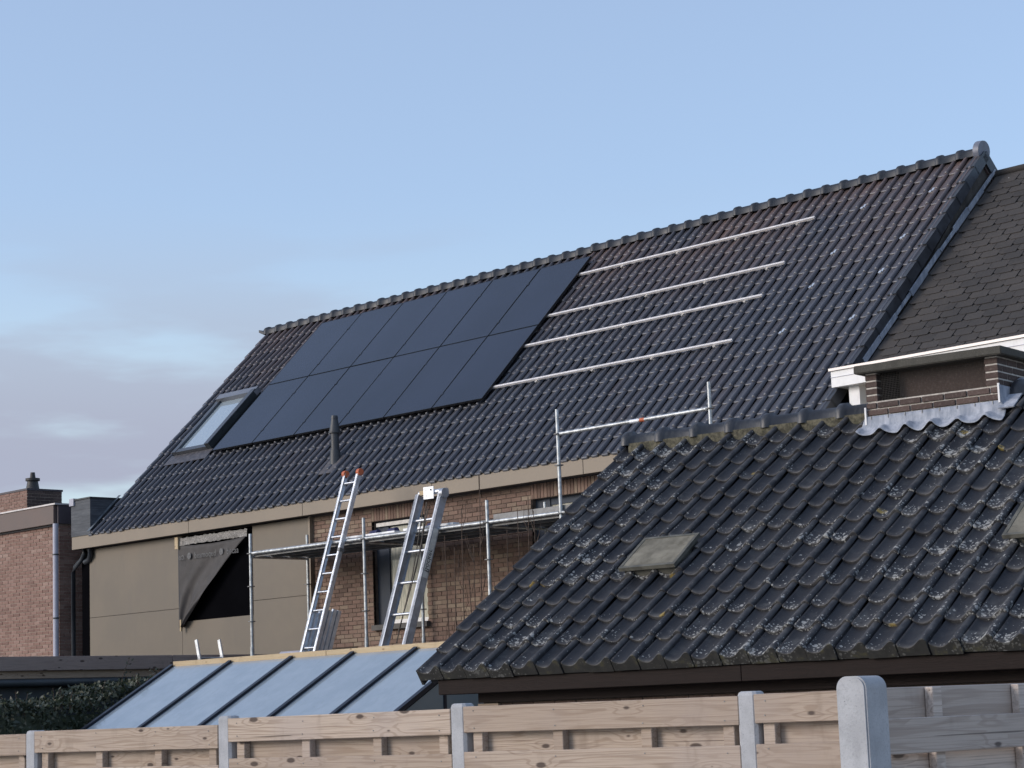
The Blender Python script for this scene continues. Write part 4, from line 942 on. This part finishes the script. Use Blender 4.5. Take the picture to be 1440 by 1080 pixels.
# eave timber and wall
for (a, b) in ((0.16, 3.2), (3.205, 6.1)):
    blk('fascia_board', SF((a+b)/2, 0.085, -0.128), (b-a, 0.03, 0.125), 'dark_timber', sh_, SW, 0.003)
m = MB(); m.obox(SF(3.1, 0.21, -0.185), (5.9, 0.218, 0.016), SW); m.build('soffit', 'dark_timber', sh_)
blk('wall_plate', SF(3.28, 0.280, -0.232), (5.66, 0.06, 0.078), 'dark_timber', sh_, SW)
m = MB(); m.obox(SF(3.28, 1.90, -1.165), (5.66, 3.16, 1.95), SW); swl = m.build('wall', 'shed_mortar', sh_)
m = MB(); m.prism([SF(0.50, 0.33, -0.29), SF(0.50, SLEN*math.cos(SA), SLEN*math.sin(SA)-0.22), SF(0.50, 2*SLEN*math.cos(SA)-0.33, -0.29)], SE*0.1); m.build('gable_wall', 'shed_mortar', sh_)
brick_wall(swl, SF(0.45, 0.32, -1.60), tuple(SE), tuple(-SB), 5.66, 1.33, 0.222, 0.0665, 0.012, 0.010, 'shed_brick', (), pick=lambda u, z: -z, limit=120)
blk('corner_board', SF(0.53, 0.295, -0.60), (0.22, 0.03, 0.64), 'tan_board', sh_, SW)
# roof hatches
def hatch(u0, u1, v0, v1, lab):
    h = MB(); h.obox(SP((u0+u1)/2, (v0+v1)/2, 0.040), (u1-u0-0.06, v1-v0-0.06, 0.09), SR); hh_ = h.build('roof_hatch', 'hatch_rim', sh_); hh_['label'] = lab
    lid = MB(); lid.obox(SP((u0+u1)/2, (v0+v1)/2, 0.092), (u1-u0-0.05, v1-v0-0.05, 0.026), SR); lid.build('lid', 'hatch_lid', hh_)
    for (a, b, c_, d_) in ((u0, u1, v0, v0+0.03), (u0, u1, v1-0.03, v1), (u0, u0+0.03, v0+0.031, v1-0.031), (u1-0.03, u1, v0+0.031, v1-0.031)):
        q = MB(); q.obox(SP((a+b)/2, (c_+d_)/2, 0.092), (b-a, d_-c_, 0.034), SR); q.build('rim', 'hatch_rim', hh_)
hatch(1.40, 1.98, 1.34, 1.85, 'dull beige metal hatch lid'); hatch(4.98, 5.56, 1.34, 1.85, 'beige hatch lid cut by the frame edge')

# ================================================================== SHED CHIMNEY
cb0, cb1 = 3.06, 3.62
ck = thing('roof_chimney', 'wide low dark brick chimney with concrete slab cap and lead apron', 'chimney', SF(3.47, 3.3, 2.0))
u0, u1 = 2.83, 4.13
cbh, cbw, cj = 0.062, 0.222, 0.013
m = MB(); m.obox(SF((u0+u1)/2, (cb0+cb1)/2, 2.02), (u1-u0-0.02, cb1-cb0-0.02, 0.56), SW); core = m.build('core', 'white_mortar', ck)
# base courses
for r, (z, off) in enumerate(((2.175, 0.0), (2.237, -cbw/2))):
    u = u0+off
    while u < u1-0.02:
        a, b = max(u0, u), min(u1, u+cbw-cj)
        if b-a > 0.03: blk('brick', SF((a+b)/2, cb0+0.045, z+(cbh-cj)/2), (b-a, 0.10, cbh-cj), 'dark_brick', core, SW, 0.003)
        u += cbw
for s_, (ua, ub) in enumerate(((u0, u0+0.115), (u1-0.125, u1))):
    m = MB(); m.obox(SF((ua+ub)/2, (cb0+cb1)/2, 2.43), (ub-ua-0.012, cb1-cb0-0.012, 0.262), SW); m.build('pier_core', 'white_mortar', ck)
    for r in range(4):
        z = 2.303+r*0.0645
        nb_ = [(cb0, cb0+0.19), (cb0+0.203, cb0+0.40), (cb0+0.413, cb1)] if r % 2 else [(cb0, cb0+0.10), (cb0+0.113, cb0+0.31), (cb0+0.323, cb1)]
        for (a, b) in nb_: blk('brick', SF((ua+ub)/2, (a+b)/2, z+0.025), (ub-ua, b-a, 0.050), 'dark_brick', core, SW, 0.003)
for r in range(3):      # side courses on the right face
    for (a, b) in ((cb0+0.11, cb0+0.31), (cb0+0.323, cb0+0.52)): blk('brick', SF(u1-0.045, (a+b)/2+0.05*(r % 2), 2.115+r*0.062+0.025), (0.10, b-a-0.01, 0.049), 'dark_brick', core, SW, 0.003)
m = MB(); m.obox(SF((u0+u1)/2, cb0+0.20, 2.43), (u1-u0-0.26, 0.10, 0.262), SW); m.build('flue_back', 'dark_brick', ck)
m = MB(); m.obox(SF(u0+0.20, cb0+0.10, 2.43), (0.15, 0.06, 0.255), SW); m.build('flue_baffle', 'interior_black', ck)
# wire mesh over the opening
m = MB()
for i in range(70): uu = u0+0.12+i*(u1-u0-0.25)/69; m.obox(SF(uu, cb0+0.03, 2.43), (0.0016, 0.0016, 0.255), SW)
for j in range(16): m.obox(SF((u0+u1)/2, cb0+0.033, 2.31+j*0.0165), (u1-u0-0.25, 0.0016, 0.0016), SW)
simple('mesh_wire', (0.05, 0.045, 0.04), 0.7)
stuff(m.build('wire_mesh', 'mesh_wire', ck))
m = MB(); m.obox(SF((u0+u1)/2, (cb0+cb1)/2, 2.598), (u1-u0+0.15, cb1-cb0+0.15, 0.075), SW); cp = m.build('slab_cap', 'cap_concrete', ck)
bm = bmesh.new(); bm.from_mesh(cp.data); bmesh.ops.bevel(bm, geom=list(bm.edges), offset=0.008, segments=2, affect='EDGES'); bm.to_mesh(cp.data); bm.free()
# lead apron: upstand then skirt dressed over the tile waves
m = MB(); vs = []; NU = 72
def wave(u):
    a = (u/TWs) % 1.0
    for (p, q) in zip(sprof[:-1], sprof[1:]):
        if p[0] <= a <= q[0]: return p[1]+(q[1]-p[1])*(a-p[0])/(q[0]-p[0])
    return 0.034
ua, ub = u0-0.05, u1+0.06
for i in range(NU+1):
    u = ua+(ub-ua)*i/NU
    pA = SF(min(max(u, u0-0.012), u1+0.012), cb0-0.014, 2.165)
    pB = SF(u, cb0-0.020, 2.075)
    rows_ = [pA, lerp(pA, pB, 0.5), pB]
    for t in (0.35, 0.7, 1.0):
        vv = (cb0/math.cos(SA)) - 0.02 - t*0.115
        base = SP(u, vv, 0.020+wave(u)*(0.75+0.25*t)+0.006*math.sin(u*31)); rows_.append(base)
    vs += rows_
m.add(vs, [(i*6+j, i*6+j+1, (i+1)*6+j+1, (i+1)*6+j) for i in range(NU) for j in range(5)], True)
ap = m.build('lead_apron', 'lead', ck); md = ap.modifiers.new('thick', 'SOLIDIFY'); md.thickness = 0.004
m = MB(); m.obox(SF(u1+0.012, cb0+0.14, 2.20), (0.012, 0.32, 0.20), SW); m.obox(SF(u1+0.075, cb0+0.04, 2.155), (0.15, 0.24, 0.012), SR); m.obox(SF(u1+0.03, cb0+0.36, 2.32), (0.05, 0.18, 0.11), rot(*[SW @ Matrix.Rotation(0.4, 3, 'X') @ Vector(q) for q in ((1, 0, 0), (0, 1, 0), (0, 0, 1))])); m.build('side_flashing', 'lead', ck)
m = MB(); m.obox(SF(u0-0.004, cb0-0.018, 2.17), (0.016, 0.02, 0.16), SW); m.obox(SF(u1+0.004, cb0-0.018, 2.23), (0.016, 0.02, 0.17), SW); m.build('mastic_edge', 'white_paint', ck)
for i in range(8):
    m = MB(); uu = u0+0.05+i*0.17; m.obox(SF(uu, cb0-0.020, 2.150), (0.007, 0.010, 0.028), SW); m.build('lead_clip', 'coupler_steel', ck)

# ================================================================== FRONT FENCE
FH = math.radians(5.527); FE = Vector((math.cos(FH), math.sin(FH), 0)); FB = Vector((-math.sin(FH), math.cos(FH), 0)); FW = rot(FE, FB, SZ)
F0 = Vector((-12.64159, 7.63838, 0)); PL = 1.93
tops = {-1: (1.735, 1.735), 0: (1.748, 1.748), 1: (1.785, 1.785), 2: (1.795, 1.795), 3: (1.800, 1.800)}
posth = {-1: 1.74, 0: 1.755, 1: 1.80, 2: 1.815, 3: 1.815, 4: 1.81}
def fence_post(P, h, lab, w=0.115, wy=0.10, name='fence_post'):
    m = MB(); c = 0.016; a, b = w/2, wy/2
    prof_ = [(-a+c, -b), (a-c, -b), (a, -b+c), (a, b-c), (a-c, b), (-a+c, b), (-a, b-c), (-a, -b+c)]
    vs = []; 
    for (z, s) in ((0, 1), (h-0.022, 1), (h-0.006, 0.90), (h, 0.72)): vs += [P + FW @ Vector((x*s, y*s, z)) for x, y in prof_]
    n = 8; m.add(vs, [(k*n+i, k*n+(i+1) % n, (k+1)*n+(i+1) % n, (k+1)*n+i) for k in range(3) for i in range(n)] + [tuple(range(n))[::-1], tuple(range(3*n, 4*n))])
    return tag(m.build(name, 'post_concrete'), lab, 'post', 'concrete posts of the wooden fence')
plabs = {-1: 'concrete fence post beyond the hedge', 0: 'concrete fence post in front of the hedge', 1: 'concrete fence post in front of the greenhouse roof panes', 2: 'concrete fence post below the corner of the shed eave', 3: 'concrete fence post beside the big rounded post', 4: 'concrete fence post hidden behind the grey fence'}
for i in range(-1, 4): fence_post(F0+FE*(i*PL), posth[i], plabs[i])
fence_post(F0+FE*(3*PL+0.665), 1.80, 'concrete post ending the wooden fence, half hidden by the big rounded post')
flabs = {-1: 'wooden fence panel in front of the dark hedge end', 0: 'wooden fence panel between hedge and greenhouse bars', 1: 'wooden fence panel below the greenhouse roof', 2: 'wooden fence panel below the shed eave', 3: 'wooden fence panel running behind the big rounded post'}
for i in range(-1, 4):
    A = F0+FE*(i*PL+0.045); B = F0+FE*((i+1)*PL-0.045) if i < 3 else F0+FE*(i*PL+0.62); L = (B-A).length; C0 = (A+B)/2; ht = tops[i][0]
    t = thing('wooden_fence', flabs[i], 'fence', C0, 'slatted wooden fence panels between concrete posts')
    bh_ = 0.142; pitch = 0.122; z = ht; k = 0
    while z > 0.12:
        front = (k % 2 == 0)
        y = -0.042 if front else 0.036
        zc = z-bh_/2
        blk('board', C0+FB*y+SZ*zc+FE*random.uniform(-0.003, 0.003), (L-random.choice((0, 0.003, 0.006)), 0.019, bh_), 'fence_wood', t, FW @ Matrix.Rotation(random.uniform(-0.0025, 0.0025), 3, 'Y'), 0.003)
        z -= pitch if front else 0.122; k += 1
    for f in ((0.045, 0.355, 0.675, 0.955) if i < 3 else (0.12, 0.94)):
        blk('batten', A+(B-A)*f+SZ*(ht/2-0.01), (0.068, 0.050, ht-0.05), 'fence_wood', t, FW @ Matrix.Rotation(PI/2, 3, 'Y') if False else FW, 0.003)

for t in [o for o in list(COL.objects) if o.name.startswith('wooden_fence')]:
    bds = [o for o in t.children if o.name.startswith('board') and WM[o.name].translation.z > 1.2]; bts = [o for o in t.children if o.name.startswith('batten')]
    for bo in bds:
        mb = MB(); M4 = WM[bo.name]; inv = M4.inverted(); fr = (inv @ WM[bts[0].name].translation).y > 0
        if not fr: continue
        for q in bts:
            lx = (inv @ WM[q.name].translation).x
            for dz in (-0.04, 0.04):
                a = M4 @ Vector((lx+random.uniform(-0.008, 0.008), -0.0125, dz+random.uniform(-0.008, 0.008))); b_ = M4 @ Vector((lx, -0.008, dz)); mb.tube(a, a+(M4.to_3x3() @ Vector((0, 0.006, 0))), 0.004, 6)
        stuff(mb.build('nail_heads', 'coupler_steel', bo))
# ================================================================== RIGHT (weathered) FENCE with the rounded post
w = 0.13; PC = Vector((-4.56-w/2, 6.05+w/2, 0))
m = MB(); hp_ = 1.835; pts = []; c = 0.008
n = 10
prof_ = [(-w/2, 0), (w/2, 0), (w/2, hp_-0.045)] + [(w/2-0.045+0.045*math.cos(PI/2*i/n), hp_-0.045+0.045*math.sin(PI/2*i/n)) for i in range(1, n+1)] + [(-w/2+0.045-0.045*math.sin(PI/2*i/n), hp_-0.045+0.045*math.cos(PI/2*i/n)) for i in range(0, n)] + [(-w/2, hp_-0.045)]
m.prism([PC+Vector((x, -w/2, z)) for x, z in prof_], (0, w, 0))
po = m.build('rounded_post', 'post_concrete'); tag(po, 'big pale concrete post with rounded top where the two fences meet', 'post')
bm = bmesh.new(); bm.from_mesh(po.data); ed = [e for e in bm.edges if abs((e.verts[0].co-e.verts[1].co).y) < 1e-4]; bmesh.ops.bevel(bm, geom=ed, offset=0.006, segments=2, affect='EDGES'); bm.to_mesh(po.data); bm.free()
RB = rot(Vector((0, 1, 0)), Vector((-1, 0, 0)), SZ)
t = thing('wooden_fence', 'grey weathered wooden fence panel right of the rounded post', 'fence', (-4.62, 7.0, 0))
y0, y1 = 6.05+w-0.01, 6.05+w+1.8; z = 1.793; k = 0
while z > 0.1:
    front = (k % 2 == 1); x = -4.655 + (0.030 if front else -0.030); bh_ = 0.128
    blk('board', (x, (y0+y1)/2, z-bh_/2), (y1-y0, 0.019, bh_), 'weathered_wood', t, RB @ Matrix.Rotation(random.uniform(-0.003, 0.003), 3, 'Y'), 0.003); z -= 0.113; k += 1
for y in (6.585, 7.15, 7.75):
    blk('batten', (-4.655, y, 0.89), (0.058, 0.036, 1.80), 'weathered_wood', t, RB, 0.003)
pe = Vector((-4.655, y1+0.05, 0)); m = MB(); m.box(pe.x-0.05, pe.x+0.05, pe.y-0.055, pe.y+0.055, 0, 1.8); tag(m.build('fence_post', 'post_concrete'), 'plain concrete post at the far end of the grey fence', 'post')
